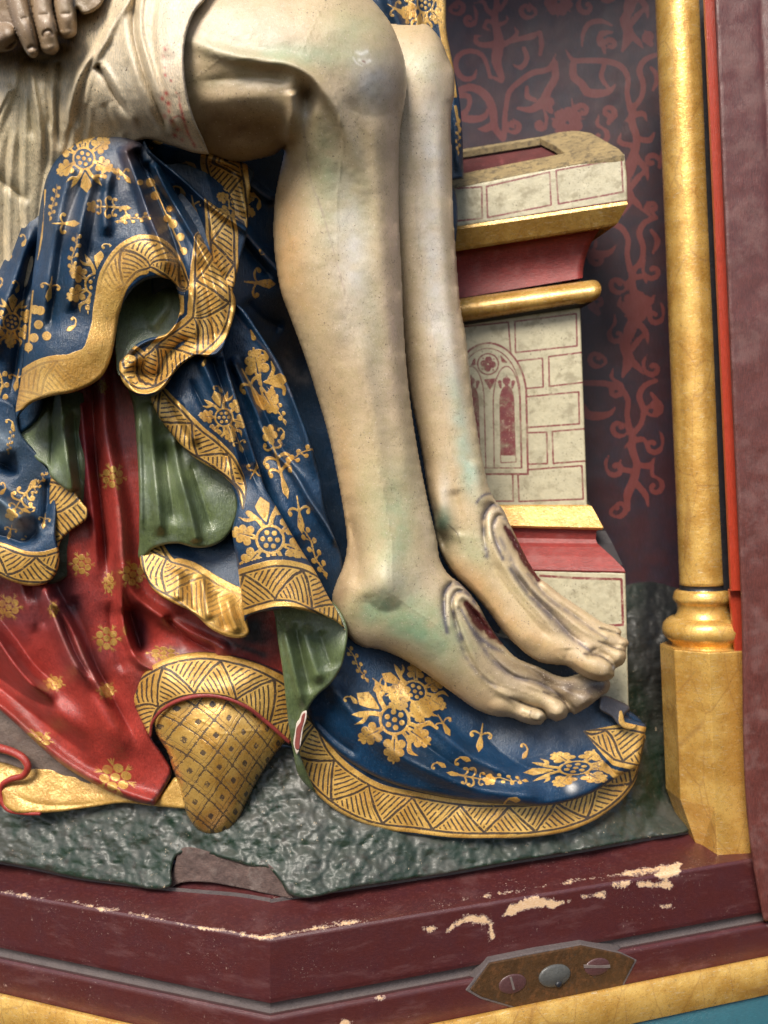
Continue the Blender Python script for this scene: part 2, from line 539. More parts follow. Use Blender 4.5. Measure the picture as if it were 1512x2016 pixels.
def gold_col(g):
    """warm leaf colour with worn and tarnished patches"""
    big = g.noise(60, 4); fine = g.noise(7, 5, .75); tiny = g.noise(3, 2)
    c = g.mix(g.step(big, .35, .68), GOLD_D, GOLD)
    c = g.mix(g.M('MULTIPLY', g.step(fine, .52, .72), .75), c, (0.78, 0.52, 0.18))
    c = g.mix(g.M('MULTIPLY', g.step(tiny, .60, .68), .55), c, (0.26, 0.10, 0.03))
    c = g.mix(g.M('MULTIPLY', g.step(g.noise(14, 6, .8), .60, .66), .55), c, (0.10, 0.05, 0.02))
    return c

def painted(name, base=None, vary=.25, gold=False, band=False, period=98.0, rough=.32, coat=.35, coatr=.16, spec=.5, speck=.5,
            speck_col=(.03, .025, .02), grain=None, bumpd=.5, dust=None, gold_bright=1.0, gfade=.35, second=None, wear=.0, weather=None):
    g = G(name)
    c = g.attr('col', True) if base is None else base
    n1 = g.noise(42, 5); n2 = g.noise(9, 5, .7)
    if isinstance(c, tuple): c = g.mix(0.0, c, c)
    c = g.mix(g.M('MULTIPLY', g.step(n1, .3, .75), vary), c, g.mix(1.0, c, (.45, .45, .5), 'MULTIPLY'))
    c = g.mix(g.M('MULTIPLY', g.step(n2, .45, .8), vary * .8), c, g.mix(1.0, c, (1.8, 1.7, 1.6), 'MULTIPLY'))
    hb = g.noise(8, 4, .6)
    if grain:
        gr = g.noise(grain[1], 4, .7, grain[0])
        c = g.mix(g.M('MULTIPLY', g.step(gr, .35, .7), grain[2]), c, g.mix(1.0, c, (1.9, 1.8, 1.7), 'MULTIPLY'))
        hb = g.M('ADD', g.M('MULTIPLY', hb, .5), gr)
    sp = g.step(g.noise(5, 3, .7), .60, .66)
    sp = g.M('MULTIPLY', g.M('MULTIPLY', sp, g.step(g.noise(50, 3), .42, .62)), speck)
    c = g.mix(sp, c, speck_col)
    met = 0.0; ro = g.M('ADD', rough, g.M('MULTIPLY', g.M('SUBTRACT', g.noise(25, 4), .5), .35))
    cw = coat
    edge_n = g.M('MULTIPLY', g.M('SUBTRACT', g.noise(5, 4, .7), .5), 2.2)
    mask = None
    if gold:
        a = g.M('ADD', g.attr('gold'), edge_n)
        mask = g.step(a, -.7, .9)
        mask = g.M('MULTIPLY', mask, g.M('SUBTRACT', 1.0, g.M('MULTIPLY', g.step(g.noise(9, 6, .8), .56, .62), .6)))
        mask = g.M('MULTIPLY', mask, g.M('SUBTRACT', 1.0, g.M('MULTIPLY', g.step(g.noise(55, 4, .6), .50, .64), gfade)))
    if band:
        bm, bu, bv, bw = (g.attr(k) for k in ('bm', 'bu', 'bv', 'bw'))
        bmask = g.step(g.M('ADD', bm, edge_n), -.7, .7)
        wb = g.M('MULTIPLY', g.M('SUBTRACT', g.noise(30, 3), .5), 7.0)
        u = g.M('ADD', bu, wb); v = g.M('ADD', bv, g.M('MULTIPLY', wb, .35))
        inner = g.M('MULTIPLY', bw, .70)
        tri = g.M('ABSOLUTE', g.M('SUBTRACT', g.M('MULTIPLY', g.M('FRACT', g.M('DIVIDE', u, period)), 2.0), 1.0))
        zz = g.M('MULTIPLY', inner, g.M('SUBTRACT', g.M('MULTIPLY', tri, 2.0), 1.0))
        dv = g.M('SUBTRACT', v, zz)
        slope = g.M('DIVIDE', g.M('MULTIPLY', inner, 4.0), period)
        nrm = g.M('SQRT', g.M('ADD', g.M('MULTIPLY', slope, slope), 1.0))
        dz = g.M('DIVIDE', g.M('ABSOLUTE', dv), nrm)
        lw = g.M('ADD', 2.5, g.M('MULTIPLY', g.M('SUBTRACT', g.noise(18, 2), .5), 2.6))
        l_z = g.step(g.M('SUBTRACT', lw, dz), -.5, .6)
        de = g.M('ABSOLUTE', g.M('SUBTRACT', g.M('ABSOLUTE', v), g.M('ADD', inner, 1.5)))
        l_e = g.step(g.M('SUBTRACT', g.M('MULTIPLY', lw, .9), de), -.5, .6)
        inb = g.step(g.M('SUBTRACT', inner, g.M('ABSOLUTE', v)), -.5, .5)
        up = g.step(dv, -.01, .01)
        hc1 = g.M('ADD', g.M('MULTIPLY', u, .80), g.M('MULTIPLY', v, .60))
        hc2 = g.M('ADD', g.M('MULTIPLY', u, .80), g.M('MULTIPLY', v, -.60))
        hc = g.mixf(up, hc1, hc2)
        hf = g.M('FRACT', g.M('DIVIDE', hc, 9.0))
        hd = g.M('ABSOLUTE', g.M('SUBTRACT', hf, .5))
        hl = g.step(g.M('SUBTRACT', .19, hd), -.07, .07)
        far = g.M('MULTIPLY', g.step(dz, 4.0, 6.0), g.step(g.M('SUBTRACT', inner, g.M('ABSOLUTE', v)), 2.0, 4.0))
        hl = g.M('MULTIPLY', hl, far)
        hl = g.M('MULTIPLY', hl, g.step(g.noise(16, 3), .28, .36))
        ink = g.M('MINIMUM', 1.0, g.M('ADD', g.M('MULTIPLY', g.M('MAXIMUM', l_z, hl), inb), l_e))
        ink = g.M('MULTIPLY', g.M('MULTIPLY', ink, g.attr('bi')), g.step(g.noise(6, 4, .8), .30, .42))
        mask = g.M('MAXIMUM', mask, bmask) if mask is not None else bmask
    if second is not None:        # flat second paint colour in place of gold leaf
        if second[2]: c = g.mix(mask, c, g.mix(g.step(n2, .3, .7), second[0], second[1]))
        mask = None if second[2] else mask
    if mask is not None:
        gc = gold_col(g)
        if gold_bright != 1.0: gc = g.mix(1.0, gc, (gold_bright,) * 3, 'MULTIPLY')
        c = g.mix(mask, c, gc)
        met = g.M('MULTIPLY', mask, .30)
        ro = g.mixf(mask, ro, g.M('ADD', .30, g.M('MULTIPLY', g.M('SUBTRACT', g.noise(12, 4), .5), .35)))
    if band:
        ki = g.M('MULTIPLY', ink, bmask)
        c = g.mix(g.M('MULTIPLY', ki, .93), c, INK)
        met = g.M('MULTIPLY', met, g.M('SUBTRACT', 1.0, ki))
    if weather is not None:
        f = g.M('MULTIPLY', g.step(g.noise(weather[1], 5, .65), weather[2], weather[2] + .2), weather[3])
        c = g.mix(f, c, weather[0]); ro = g.mixf(f, ro, .75)
    if dust is not None:          # grey dust lying on surfaces that face up
        ge = g.n('ShaderNodeNewGeometry'); sx = g.n('ShaderNodeSeparateXYZ'); g.put(sx.inputs[0], ge.outputs['Normal'])
        f = g.M('MULTIPLY', g.step(g.M('ADD', sx.outputs[2], g.M('MULTIPLY', g.M('SUBTRACT', g.noise(20, 5), .5), .5)), .35, .9), dust)
        c = g.mix(f, c, (.27, .24, .22)); ro = g.mixf(f, ro, .8); met = g.M('MULTIPLY', met, g.M('SUBTRACT', 1.0, f)) if not isinstance(met, float) else met
        cw = g.mixf(f, coat, 0.0)
    h = hb
    if mask is not None: h = g.M('ADD', h, g.M('MULTIPLY', mask, .5))
    h = g.M('ADD', h, g.M('MULTIPLY', g.noise(3, 3), .5))
    nm = g.bump(h, bumpd * 2.6, .7)
    return g.finish(c, ro, met, cw, coatr, nm, spec)

# ------------------------------------------------------------------ the shrine: niche wall, frame, moulding, column, bench, ground
def Z(ox, oy, k, pts):
    return [(ox + p[0] / k, oy + p[1] / k, *p[2:]) for p in pts]
zA = lambda pts: Z(0, 0, 2.7, pts)
zB = lambda pts: Z(0, 480, 2.7, pts)
zC = lambda pts: Z(0, 1000, 2.291, pts)
zD = lambda pts: Z(500, 0, 3.024, pts)
zE = lambda pts: Z(560, 880, 1.989, pts)
zF = lambda pts: Z(860, 200, 3.6, pts)
zG = lambda pts: Z(860, 600, 3.15, pts)
zH = lambda pts: Z(400, 900, 3.055, pts)
zI = lambda pts: Z(220, 1240, 3.78, pts)
zJ = lambda pts: Z(560, 1280, 2.043, pts)
zK = lambda pts: Z(840, 1100, 3.6, pts)
zL = lambda pts: Z(640, 960, 3.6, pts)
zM = lambda pts: Z(440, 300, 3.36, pts)
zN = lambda pts: Z(0, 780, 5.04, pts)
zW = lambda pts: Z(860, 0, 3.15, pts)
zP = lambda pts: Z(900, 1820, 3.78, pts)

MAROON = (0.066, 0.0145, 0.014)
m_maroon = painted('maroon_paint', MAROON, .35, rough=.42, coat=.25, coatr=.3, speck=.25, speck_col=(.45, .30, .22), grain=((1, 1, 9), 10, .5), bumpd=.35)
m_panel = painted('mauve_paint', (0.088, 0.026, 0.022), .35, rough=.38, coat=.15, coatr=.3, speck=.8, speck_col=(.05, .02, .02), grain=((9, 9, .8), 12, .8), bumpd=.4,
                  weather=((.19, .10, .09), 60, .47, .4))
m_red_strip = painted('orange_red_paint', (0.34, 0.035, 0.014), .2, rough=.35, grain=((6, 6, .6), 12, .4), speck=.2)
m_gilt = painted('gilding', GOLD, .0, rough=.3, coat=.2, bumpd=.4)
def gilt(name, bright=1.0, **kw):
    g = G(name)
    c = gold_col(g)
    c = g.mix(1.0, c, (bright, bright, bright * kw.get('cool', 1)), 'MULTIPLY')
    r = g.M('ADD', .29, g.M('MULTIPLY', g.M('SUBTRACT', g.noise(16, 4), .5), .4))
    h = g.M('ADD', g.noise(9, 4), g.M('MULTIPLY', g.noise(3, 3), .5))
    scr = g.M('MULTIPLY', g.step(g.noise(7, 3, .6, (7, 7, .5)), .66, .70), .35)
    c = g.mix(scr, c, (.85, .68, .42))
    sc2 = g.M('MULTIPLY', g.step(g.noise(4, 2, .5, (.25, .25, 3)), .64, .68), .5)
    c = g.mix(sc2, c, (.88, .74, .5))
    vs = g.n('ShaderNodeTexVoronoi', feature='DISTANCE_TO_EDGE'); mpv = g.n('ShaderNodeMapping'); g.put(mpv.inputs[0], g.co); mpv.inputs['Scale'].default_value = (1, 1, .35); g.put(vs.inputs['Vector'], mpv.outputs[0]); vs.inputs['Scale'].default_value = 1 / (70 * S)
    c = g.mix(g.M('MULTIPLY', g.step(vs.outputs[0], .02, .0), .35), c, (.30, .13, .05))
    return g.finish(c, r, kw.get('metal', .5), .15, .2, g.bump(h, 1.2, .6))
m_gilt = gilt('gilding', 1.05)
m_gilt_dull = gilt('dull_gilding', .8, metal=.3)
m_black = painted('black_groove_paint', (.012, .012, .016), .2, rough=.5)
m_teal = painted('teal_paint', (.012, .075, .10), .3, rough=.4, grain=((1, 1, 9), 10, .5))

def chips_mat():
    """maroon board with chipped paint showing pale wood along the top edge; attribute 'gold' is the chip mask"""
    g = G('chipped_maroon_paint')
    n1 = g.noise(40, 5); gr = g.noise(9, 4, .7, (1, 1, 10))
    c = g.mix(g.M('MULTIPLY', g.step(n1, .3, .75), .45), MAROON, (.045, .012, .02))
    c = g.mix(g.M('MULTIPLY', g.step(gr, .48, .66), .5), c, (.115, .030, .028))
    c = g.mix(g.M('MULTIPLY', g.step(g.noise(120, 6, .7, (1, 1, 4)), .52, .66), .4), c, (.135, .06, .06))
    sp = g.M('MULTIPLY', g.step(g.noise(5, 3, .7), .64, .67), g.step(g.noise(80, 4), .48, .62))
    c = g.mix(g.M('MULTIPLY', sp, .5), c, (.40, .27, .22))
    f = g.M('ADD', g.attr('gold'), g.M('ADD', g.M('MULTIPLY', g.M('SUBTRACT', g.noise(26, 5, .7), .5), 30.0), g.M('MULTIPLY', g.M('SUBTRACT', g.noise(5, 4, .8), .5), 16.0)))
    m = g.step(f, -.4, .6)
    rim = g.M('MULTIPLY', g.step(f, -2.2, -1.0), .6)
    wood = g.mix(g.step(g.noise(5, 4, .7, (1, 1, 5)), .35, .65), (.56, .33, .16), (.70, .50, .33))
    c = g.mix(rim, c, (.55, .40, .33))
    c = g.mix(m, c, wood)
    r = g.mixf(m, g.M('ADD', .26, g.M('MULTIPLY', n1, .25)), .7)
    h = g.M('SUBTRACT', g.M('MULTIPLY', gr, .3), g.M('MULTIPLY', m, 1.0))
    return g.finish(c, r, 0.0, g.mixf(m, .3, 0.0), .25, g.bump(h, 1.7, .8))
m_chip = chips_mat()

# --- moulding boards: rows (H, pixel row at the corner); each runs left and right from the mitred corner
AR, AL = radians(13.2), radians(20.0)
DR = np.array([cos(AR), sin(AR), 0]); DL = np.array([-cos(AL), sin(AL), 0])
def run(rows, side, L, name, mat, parent, chips=None, nseg=60, **kw):
    pts = []
    for H, y in rows:
        c = P(532, y, H); d = DR if side > 0 else DL
        pts.append([c + d * (L * S) * t for t in np.linspace(0, 1, nseg)])
    pts = np.array(pts)                      # rows x seg x 3
    nr = len(rows); V = pts.reshape(-1, 3)
    i, j = np.meshgrid(np.arange(nr - 1), np.arange(nseg - 1), indexing='ij')
    a = (i * nseg + j).ravel()
    Q = np.stack([a, a + nseg, a + nseg + 1, a + 1], 1)
    if side < 0: Q = Q[:, ::-1]
    at = {}
    if chips is not None:
        rel = V - np.array([0, -D * S, 0])
        dep = rel[:, 1]; px = 756 + F * (rel @ RT) / dep; py = 1008 - F * (rel @ UP) / dep
        at = {'gold': chips(px, py)}
    return mesh(name, V, Q, mat, parent, smooth=False, attrs=at, **kw)

def sub_rows(rows, n):
    out = []
    for (h0, y0), (h1, y1) in zip(rows[:-1], rows[1:]):
        for t in range(n): out.append((h0 + (h1 - h0) * t / n, y0 + (y1 - y0) * t / n))
    return out + [rows[-1]]

def chipmask(px, py):
    o = np.full(len(px), -9.0)
    edgeL = [(-60, 1745, .5), (52, 1764, 3), (60, 1766, .5), (120, 1772, 1), (190, 1786, 2), (200, 1790, 4), (225, 1791, 3), (300, 1806, .8), (380, 1825, 2), (440, 1832, 4),
             (455, 1834, 2), (490, 1842, 3), (520, 1846, 7), (550, 1843, 5), (572, 1838, 1), (640, 1824, 5), (690, 1815, 6), (705, 1812, 1), (850, 1785, .5), (940, 1768, 1), (1040, 1752, .5),
             (1180, 1728, 2), (1220, 1722, 5), (1260, 1716, 5), (1300, 1708, 6), (1330, 1703, 8), (1345, 1702, 0)]
    p = np.array(edgeL)
    d, s, al, *_ = near(px, py, p[:, :2])
    cum = np.concatenate([[0], np.cumsum(np.hypot(*np.diff(p[:, :2], axis=0).T))])
    o = np.maximum(o, np.interp(al, cum, p[:, 2]) - d)
    for pts, w in (([(880, 1832), (905, 1815), (925, 1808), (955, 1812), (975, 1818)], [2, 8, 10, 10, 3]),
                   ([(968, 1800), (966, 1822), (970, 1842), (966, 1850)], [1, 3, 7, 2]),
                   ([(985, 1808), (1010, 1790), (1040, 1778), (1060, 1775), (1090, 1780), (1125, 1772)], [3, 11, 13, 13, 7, 2]),
                   ([(835, 1828), (862, 1826)], [6, 3]), ([(1145, 1764), (1190, 1762)], [3, 7]),
                   ([(1208, 1742), (1240, 1738)], [7, 6]), ([(1255, 1740), (1320, 1742)], [5, 8]), ([(1300, 1722), (1325, 1712)], [12, 15]),
                   ([(1306, 1784), (1320, 1782)], [6, 7]), ([(740, 1964), (752, 1966)], [6, 6]), ([(672, 2014), (686, 2014)], [7, 7]),
                   ([(190, 1772), (205, 1771)], [3, 2]), ([(845, 1776), (855, 1774)], [3, 2])):
        d, s, *_ = near(px, py, np.array(pts, float))
        o = np.maximum(o, lerp_at(s, w) - d)
    return np.clip(o - 3.0, -9, 9)

base = thing('shrine_pedestal', 'dark red moulded base with chipped paint along its mitred edge, under the figures', 'shrine base')
LB = [(-60, 1720), (20, 1785), (104, 1843), (109, 1847), (112, 1853)]
FB = [(112, 1853), (112, 1968), (110, 1975)]
for sd, L in ((1, 1110), (-1, 760)):
    nm = 'board'
    rows = sub_rows(LB, 6)[:-1] + sub_rows(FB, 24)
    run(rows, sd, L, 'front_board', m_chip, base, chipmask, nseg=int(L / 5))
    run([(110, 1974), (98, 1980), (98, 1990), (104, 1996)], sd, L, 'groove', None, base, nseg=40)
    lw = sub_rows([(104, 1995), (122, 2000), (126, 2006), (126, 2078)], 8)
    run(lw, sd, L + 260, 'lower_board', m_chip, base, chipmask, nseg=int(L / 8))
    run([(126, 2078.5), (140, 2080), (146, 2090), (146, 2150), (140, 2168)], sd, L + 260, 'gilded_strip', m_gilt, base, nseg=40)
    run([(128, 2166), (132, 2172), (132, 2420)], sd, L + 260, 'teal_board', m_teal, base, nseg=40)
m_dust = painted('dusty_filler', (.10, .08, .078), .4, rough=.85, coat=0, speck=.6, bumpd=1.2)
for o in base.children:
    if o.name.startswith('groove'): o.data.materials.append(m_dust)

# --- hinge plate with screws on the lower moulding
def prism_px(name, outline, H, thick, mat, parent, step=None, **kw):
    """polygon at pixel corners (each with its own H), extruded straight back"""
    n = len(outline)
    x = np.array([p[0] for p in outline]); y = np.array([p[1] for p in outline])
    h = np.array([p[2] if len(p) > 2 else H for p in outline], float)
    A = P(x, y, h)
    Bk = A + np.array([0, thick * S, 0])
    V = np.vstack([A, Bk])
    area = sum(x[i] * y[(i + 1) % n] - x[(i + 1) % n] * y[i] for i in range(n))
    f = list(range(n)) if area < 0 else list(range(n))[::-1]
    Fc = [f] + [[f[(i + 1) % n], f[i], f[i] + n, f[(i + 1) % n] + n] for i in range(n)]
    me = bpy.data.meshes.new(name); me.from_pydata([tuple(v) for v in V], [], Fc); me.update()
    if mat: me.materials.append(mat)
    return new_obj(name, me, parent, **kw)

def bevel(o, w, seg=2):
    m = o.modifiers.new('bevel', 'BEVEL'); m.width = w * S; m.segments = seg; m.limit_method = 'ANGLE'; m.angle_limit = radians(25)
    return o

def planeH(x, y, off=0):       # the face of the lower board
    c = P(532, 2006, 126)
    n = np.cross(DR, [0, 0, 1.0]); n /= np.linalg.norm(n)
    cam_p = np.array([0, -D * S, 0])
    dirv = np.array([0, 1.0, 0]) + RT * (x - 756) / F + UP * (1008 - y) / F
    t = np.dot(n, c - cam_p) / np.dot(n, dirv)
    return D - t / S + off

m_plate = painted('tarnished_brass', (.060, .030, .012), .5, rough=.55, spec=.25, coat=.0, speck=.6, speck_col=(.03, .035, .035), bumpd=.8, weather=((.11, .045, .015), 12, .48, .7))
m_screw = painted('old_screw_metal', (.075, .03, .03), .4, rough=.5, speck=.5, bumpd=.5)
m_pin = painted('grey_pin_metal', (.07, .07, .065), .5, rough=.5, speck=.4, bumpd=.5)
m_slot = painted('slot_dust', (.13, .10, .09), .3, rough=.8, coat=0)
plate = thing('hinge_plate', 'tarnished hexagonal metal plate with two slotted screws and a pin, on the base moulding', 'metal plate')
pl = [(x, y, planeH(x, y, 5)) for x, y in zP([(95, 490), (240, 290), (580, 225), (925, 160), (1220, 222), (1325, 270), (1235, 440), (1225, 495), (850, 585), (600, 625), (480, 630), (180, 540)])]
bevel(prism_px('plate', pl, 0, 30, m_plate, plate), 2)
pl2 = [(x, y, planeH(x, y, 2)) for x, y in zP([(60, 492), (232, 276), (580, 205), (925, 148), (1225, 212), (1340, 268), (1250, 440), (1240, 505), (850, 598), (600, 638), (480, 645), (170, 556)])]
bevel(prism_px('filler_rim', pl2, 0, 30, m_dust, plate), 2)
def disc(name, cx, cy, rx, ry, off, hgt, mat, parent, n=28, dome=.3):
    h = planeH(cx, cy, off); c = P(cx, cy, h)
    ux = DR; uz = np.array([0, 0, 1.0]); nn = np.cross(ux, uz); nn = nn / np.linalg.norm(nn) 
    k = (D - h) / F * S
    V = []; Fc = []
    prof = [(1.0, -8), (1.0, hgt * .4), (.93, hgt * .8), (.8, hgt), (.4, hgt + dome * 4), (0.02, hgt + dome * 5)]
    for r, z in prof:
        for a in range(n):
            t = 2 * pi * a / n
            V.append(c + (ux * rx * r * cos(t) + uz * ry * r * sin(t)) * k + nn * z * S)
    for q in range(len(prof) - 1):
        for a in range(n):
            Fc.append([q * n + a, q * n + (a + 1) % n, (q + 1) * n + (a + 1) % n, (q + 1) * n + a])
    Fc.append([(len(prof) - 1) * n + a for a in range(n)])
    return mesh(name, V, Fc, mat, parent)
def slot(cx, cy, w, h, an, off, parent):
    c, s = cos(radians(an)), sin(radians(an))
    q = [(cx + c * a * w - s * b * h, cy + s * a * w + c * b * h) for a, b in ((-1, -1), (1, -1), (1, 1), (-1, 1))]
    return bevel(prism_px('slot', [(x, y, planeH(x, y, off)) for x, y in q], 0, 3, m_slot, parent), .5)
(cx, cy), = zP([(412, 442)]); sc = disc('screw', cx, cy, 29, 19, 5, 2, m_screw, plate); slot(cx, cy, 13, 2.3, 75, 9, sc)
(cx, cy), = zP([(1042, 315)]); sc = disc('screw', cx, cy, 27, 17, 5, 2, m_screw, plate); slot(cx, cy, 26, 2.8, 0, 9, sc)
(cx, cy), = zP([(725, 380)]); disc('pin', cx, cy, 34, 22, 5, 4, m_pin, plate, dome=.8)
(cx, cy), = zP([(752, 440)]); disc('pin_hole', cx, cy, 7, 6, 9, 5, m_black, plate, dome=.1)

# --- back wall with stencilled scrollwork
def wall_pattern(X, Y, d, H):
    st = []
    def add(pts, w): st.append((zW(pts), w))
    # left vertical stem
    add([(350, -260), (330, -120), (370, 0), (360, 120), (385, 260), (370, 380), (400, 500), (330, 470)], [8, 10, 12, 14, 20, 26, 16, 4])
    add([(350, 90), (310, 60), (290, 10), (230, 20)], [14, 10, 8, 2]); add([(390, 60), (420, 20), (440, -60), (400, -120)], [10, 9, 7, 2])
    add([(370, 150), (310, 130), (290, 170), (330, 190)], [12, 9, 8, 4]); add([(400, 150), (440, 120), (430, 90)], [10, 6, 2])
    add([(370, 270), (300, 280), (240, 260), (240, 225), (280, 225)], [18, 14, 11, 9, 3])
    add([(400, 280), (460, 250), (500, 200), (480, 165)], [14, 12, 10, 3])
    add([(330, 480), (310, 400), (280, 340), (210, 315), (130, 350), (120, 430), (170, 490), (230, 480), (245, 430)], [8, 9, 10, 11, 12, 12, 13, 11, 4])
    add([(110, 640), (140, 560), (230, 545), (310, 600), (350, 690), (360, 790), (410, 860)], [16, 14, 18, 20, 18, 16, 14])
    add([(340, 780), (300, 800), (255, 800)], [18, 16, 3]); add([(120, 590), (200, 600), (190, 680), (150, 720), (230, 740), (300, 720), (320, 660)], [14, 12, 10, 16, 18, 14, 4])
    add([(420, 850), (420, 760), (430, 660), (450, 570), (520, 500), (600, 450), (690, 430), (740, 330)], [10, 12, 11, 12, 13, 14, 12, 3])
    add([(730, 390), (735, 480), (690, 560), (650, 640), (580, 680), (500, 670)], [16, 17, 18, 20, 16, 6])
    add([(560, 540), (560, 600), (610, 620)], [8, 12, 10]); add([(470, 260), (520, 240), (600, 220), (640, 190)], [6, 12, 16, 3])
    add([(640, 200), (650, 280), (640, 340)], [10, 12, 8]); add([(540, 300), (560, 360), (520, 420), (470, 400)], [10, 12, 12, 3])
    # mirrored scroll on the right
    add([(800, 310), (840, 370), (930, 375), (1050, 380), (1140, 410), (1185, 480), (1180, 570), (1200, 680)], [3, 12, 13, 14, 14, 12, 12, 14])
    add([(845, 400), (850, 480), (900, 520), (930, 570), (1000, 580), (1080, 560), (1110, 520)], [16, 18, 18, 20, 20, 14, 4])
    add([(1040, 400), (1020, 480), (1060, 540)], [10, 12, 8])
    add([(900, 290), (910, 200), (940, 150), (1020, 130), (1090, 160)], [4, 10, 12, 12, 4]); add([(1090, 200), (1020, 210), (1010, 270), (1050, 300)], [5, 14, 14, 4])
    # top flower and centre flower
    for cx, cy, r in ((755, 10, 75), (810, 760, 80), (805, 2560, 85), (1240, 1900, 80)):
        for a in range(7):
            t = a * 2 * pi / 7 + .3
            add([(cx + .55 * r * cos(t), cy + .55 * r * sin(t)), (cx + .85 * r * cos(t), cy + .85 * r * sin(t))], [r * .30, r * .28])
            add([(cx + .9 * r * cos(t + .4), cy + .9 * r * sin(t + .4)), (cx + 1.4 * r * cos(t + .4), cy + 1.4 * r * sin(t + .4))], [7, 1])
    # right stem, repeated downwards
    for oy in (0, 1010, 2020, -1010):
        add([(1150, 320 + oy), (1190, 200 + oy), (1160, 120 + oy), (1200, 60 + oy), (1250, -40 + oy)], [6, 26, 20, 16, 8])
        add([(1190, 170 + oy), (1250, 90 + oy), (1310, 30 + oy)], [12, 14, 4]); add([(1210, 220 + oy), (1250, 260 + oy), (1280, 300 + oy)], [16, 14, 3])
        add([(1360, 340 + oy), (1290, 370 + oy), (1255, 430 + oy), (1280, 520 + oy), (1270, 600 + oy), (1210, 680 + oy)], [10, 13, 14, 12, 12, 12])
        add([(1330, 420 + oy), (1370, 480 + oy), (1340, 560 + oy)], [8, 14, 6])
        add([(1215, 660 + oy), (1210, 760 + oy), (1240, 860 + oy), (1220, 960 + oy), (1180, 1060 + oy), (1190, 1140 + oy)], [14, 18, 16, 20, 20, 8])
        add([(1160, 760 + oy), (1210, 720 + oy), (1290, 710 + oy), (1300, 750 + oy)], [3, 13, 13, 4]); add([(1250, 860 + oy), (1320, 870 + oy), (1350, 820 + oy)], [12, 14, 5])
        add([(1240, 980 + oy), (1300, 1060 + oy), (1310, 1130 + oy)], [14, 14, 3]); add([(1200, 900 + oy), (1130, 880 + oy), (1140, 830 + oy)], [12, 12, 4])
    for oy in (1000, 2000):
        add([(800, 310 + oy), (840, 370 + oy), (930, 375 + oy), (1050, 380 + oy), (1140, 410 + oy), (1185, 480 + oy), (1180, 570 + oy), (1200, 680 + oy)], [3, 12, 13, 14, 14, 12, 12, 14])
        add([(845, 400 + oy), (850, 480 + oy), (900, 520 + oy), (930, 570 + oy), (1000, 580 + oy), (1080, 560 + oy), (1110, 520 + oy)], [16, 18, 18, 20, 20, 14, 4])
    rs = np.random.RandomState(5)
    def spir(cx, cy, r, a0, sg):
        t = np.linspace(0, 1, 9)
        add([(cx + r * (1 - .78 * q) * cos(a0 + sg * q * 5.2), cy + r * (1 - .78 * q) * sin(a0 + sg * q * 5.2)) for q in t], [5, 10, 12, 12, 12, 11, 10, 9, 12])
        ex, ey = cx + r * cos(a0), cy + r * sin(a0)
        add([(ex, ey), (ex - sg * 30 * sin(a0) * -1, ey - sg * 40 * cos(a0)), (ex - sg * 20, ey - 90)], [6, 9, 2])
    for cx, cy, r, a0, sg in ((560, 60, 55, 1, 1), (610, -70, 60, 2, -1), (930, 40, 60, 4, -1), (1050, -40, 60, 0, 1), (905, 690, 50, 3, 1), (1060, 700, 55, 1, -1), (1010, 850, 60, 5, 1), (700, 640, 45, 2, 1), (480, 780, 45, 2, -1), (640, 770, 40, 0, 1), (200, 120, 45, 0, 1), (130, 40, 50, 2, -1), (1320, 230, 40, 2, 1), (1080, 280, 45, 3, 1),
                              (1120, 1020, 60, 1, 1), (990, 1150, 60, 3, -1), (1330, 1000, 50, 0, -1), (1130, 1230, 55, 5, 1), (1340, 1290, 50, 2, 1), (1000, 1600, 60, 4, -1), (1120, 1760, 60, 1, 1), (1340, 1680, 60, 3, -1), (1000, 1880, 60, 2, 1), (1350, 1960, 55, 0, 1), (1120, 2080, 60, 4, -1), (990, 2220, 60, 1, 1), (1340, 2280, 55, 3, -1),
                              (1100, 2420, 60, 5, 1), (1350, 2520, 60, 2, -1), (1130, 2650, 60, 1, 1), (1340, 2760, 60, 0, 1), (1110, 2900, 60, 3, -1), (1350, 3020, 60, 5, 1), (1130, 3150, 60, 2, -1)):
        spir(cx, cy, r, a0, sg)
    o = np.full(len(X), -9.0)
    for p, w in st:
        q = cr(p, False, 10); w = np.array(w, float) / 3.15 * 1.35
        lo = q.min(0) - 20; hi = q.max(0) + 20
        m = np.where((X > lo[0]) & (X < hi[0]) & (Y > lo[1]) & (Y < hi[1]))[0]
        if len(m):
            dd, s, *_ = near(X[m], Y[m], q)
            o[m] = np.maximum(o[m], lerp_at(s, w) - dd)
    return {'gold': np.clip(o, -9, 9)}
def wall_mat():
    g = G('stencilled_niche_paint')
    st = (9, 9, .7)
    gr = g.noise(12, 5, .7, st); big = g.noise(70, 4)
    c = g.mix(g.step(big, .35, .7), (.030, .008, .011), (.016, .009, .016))
    a = g.M('ADD', g.attr('gold'), g.M('MULTIPLY', g.M('SUBTRACT', g.noise(6, 4), .5), 3.0))
    m = g.M('MULTIPLY', g.step(a, -1.0, 1.0), g.M('SUBTRACT', 1.0, g.M('MULTIPLY', g.step(gr, .45, .75), .45)))
    c = g.mix(m, c, (.115, .024, .020))
    c = g.mix(g.M('MULTIPLY', g.step(gr, .46, .66), .45), c, g.mix(1.0, c, (2.2, 2.4, 3.2), 'MULTIPLY'))
    nm = g.bump(g.M('ADD', gr, g.M('MULTIPLY', g.noise(5, 3), .3)), .8, .4)
    return g.finish(c, g.M('ADD', .48, g.M('MULTIPLY', big, .12)), 0.0, .25, .24, nm, .3)
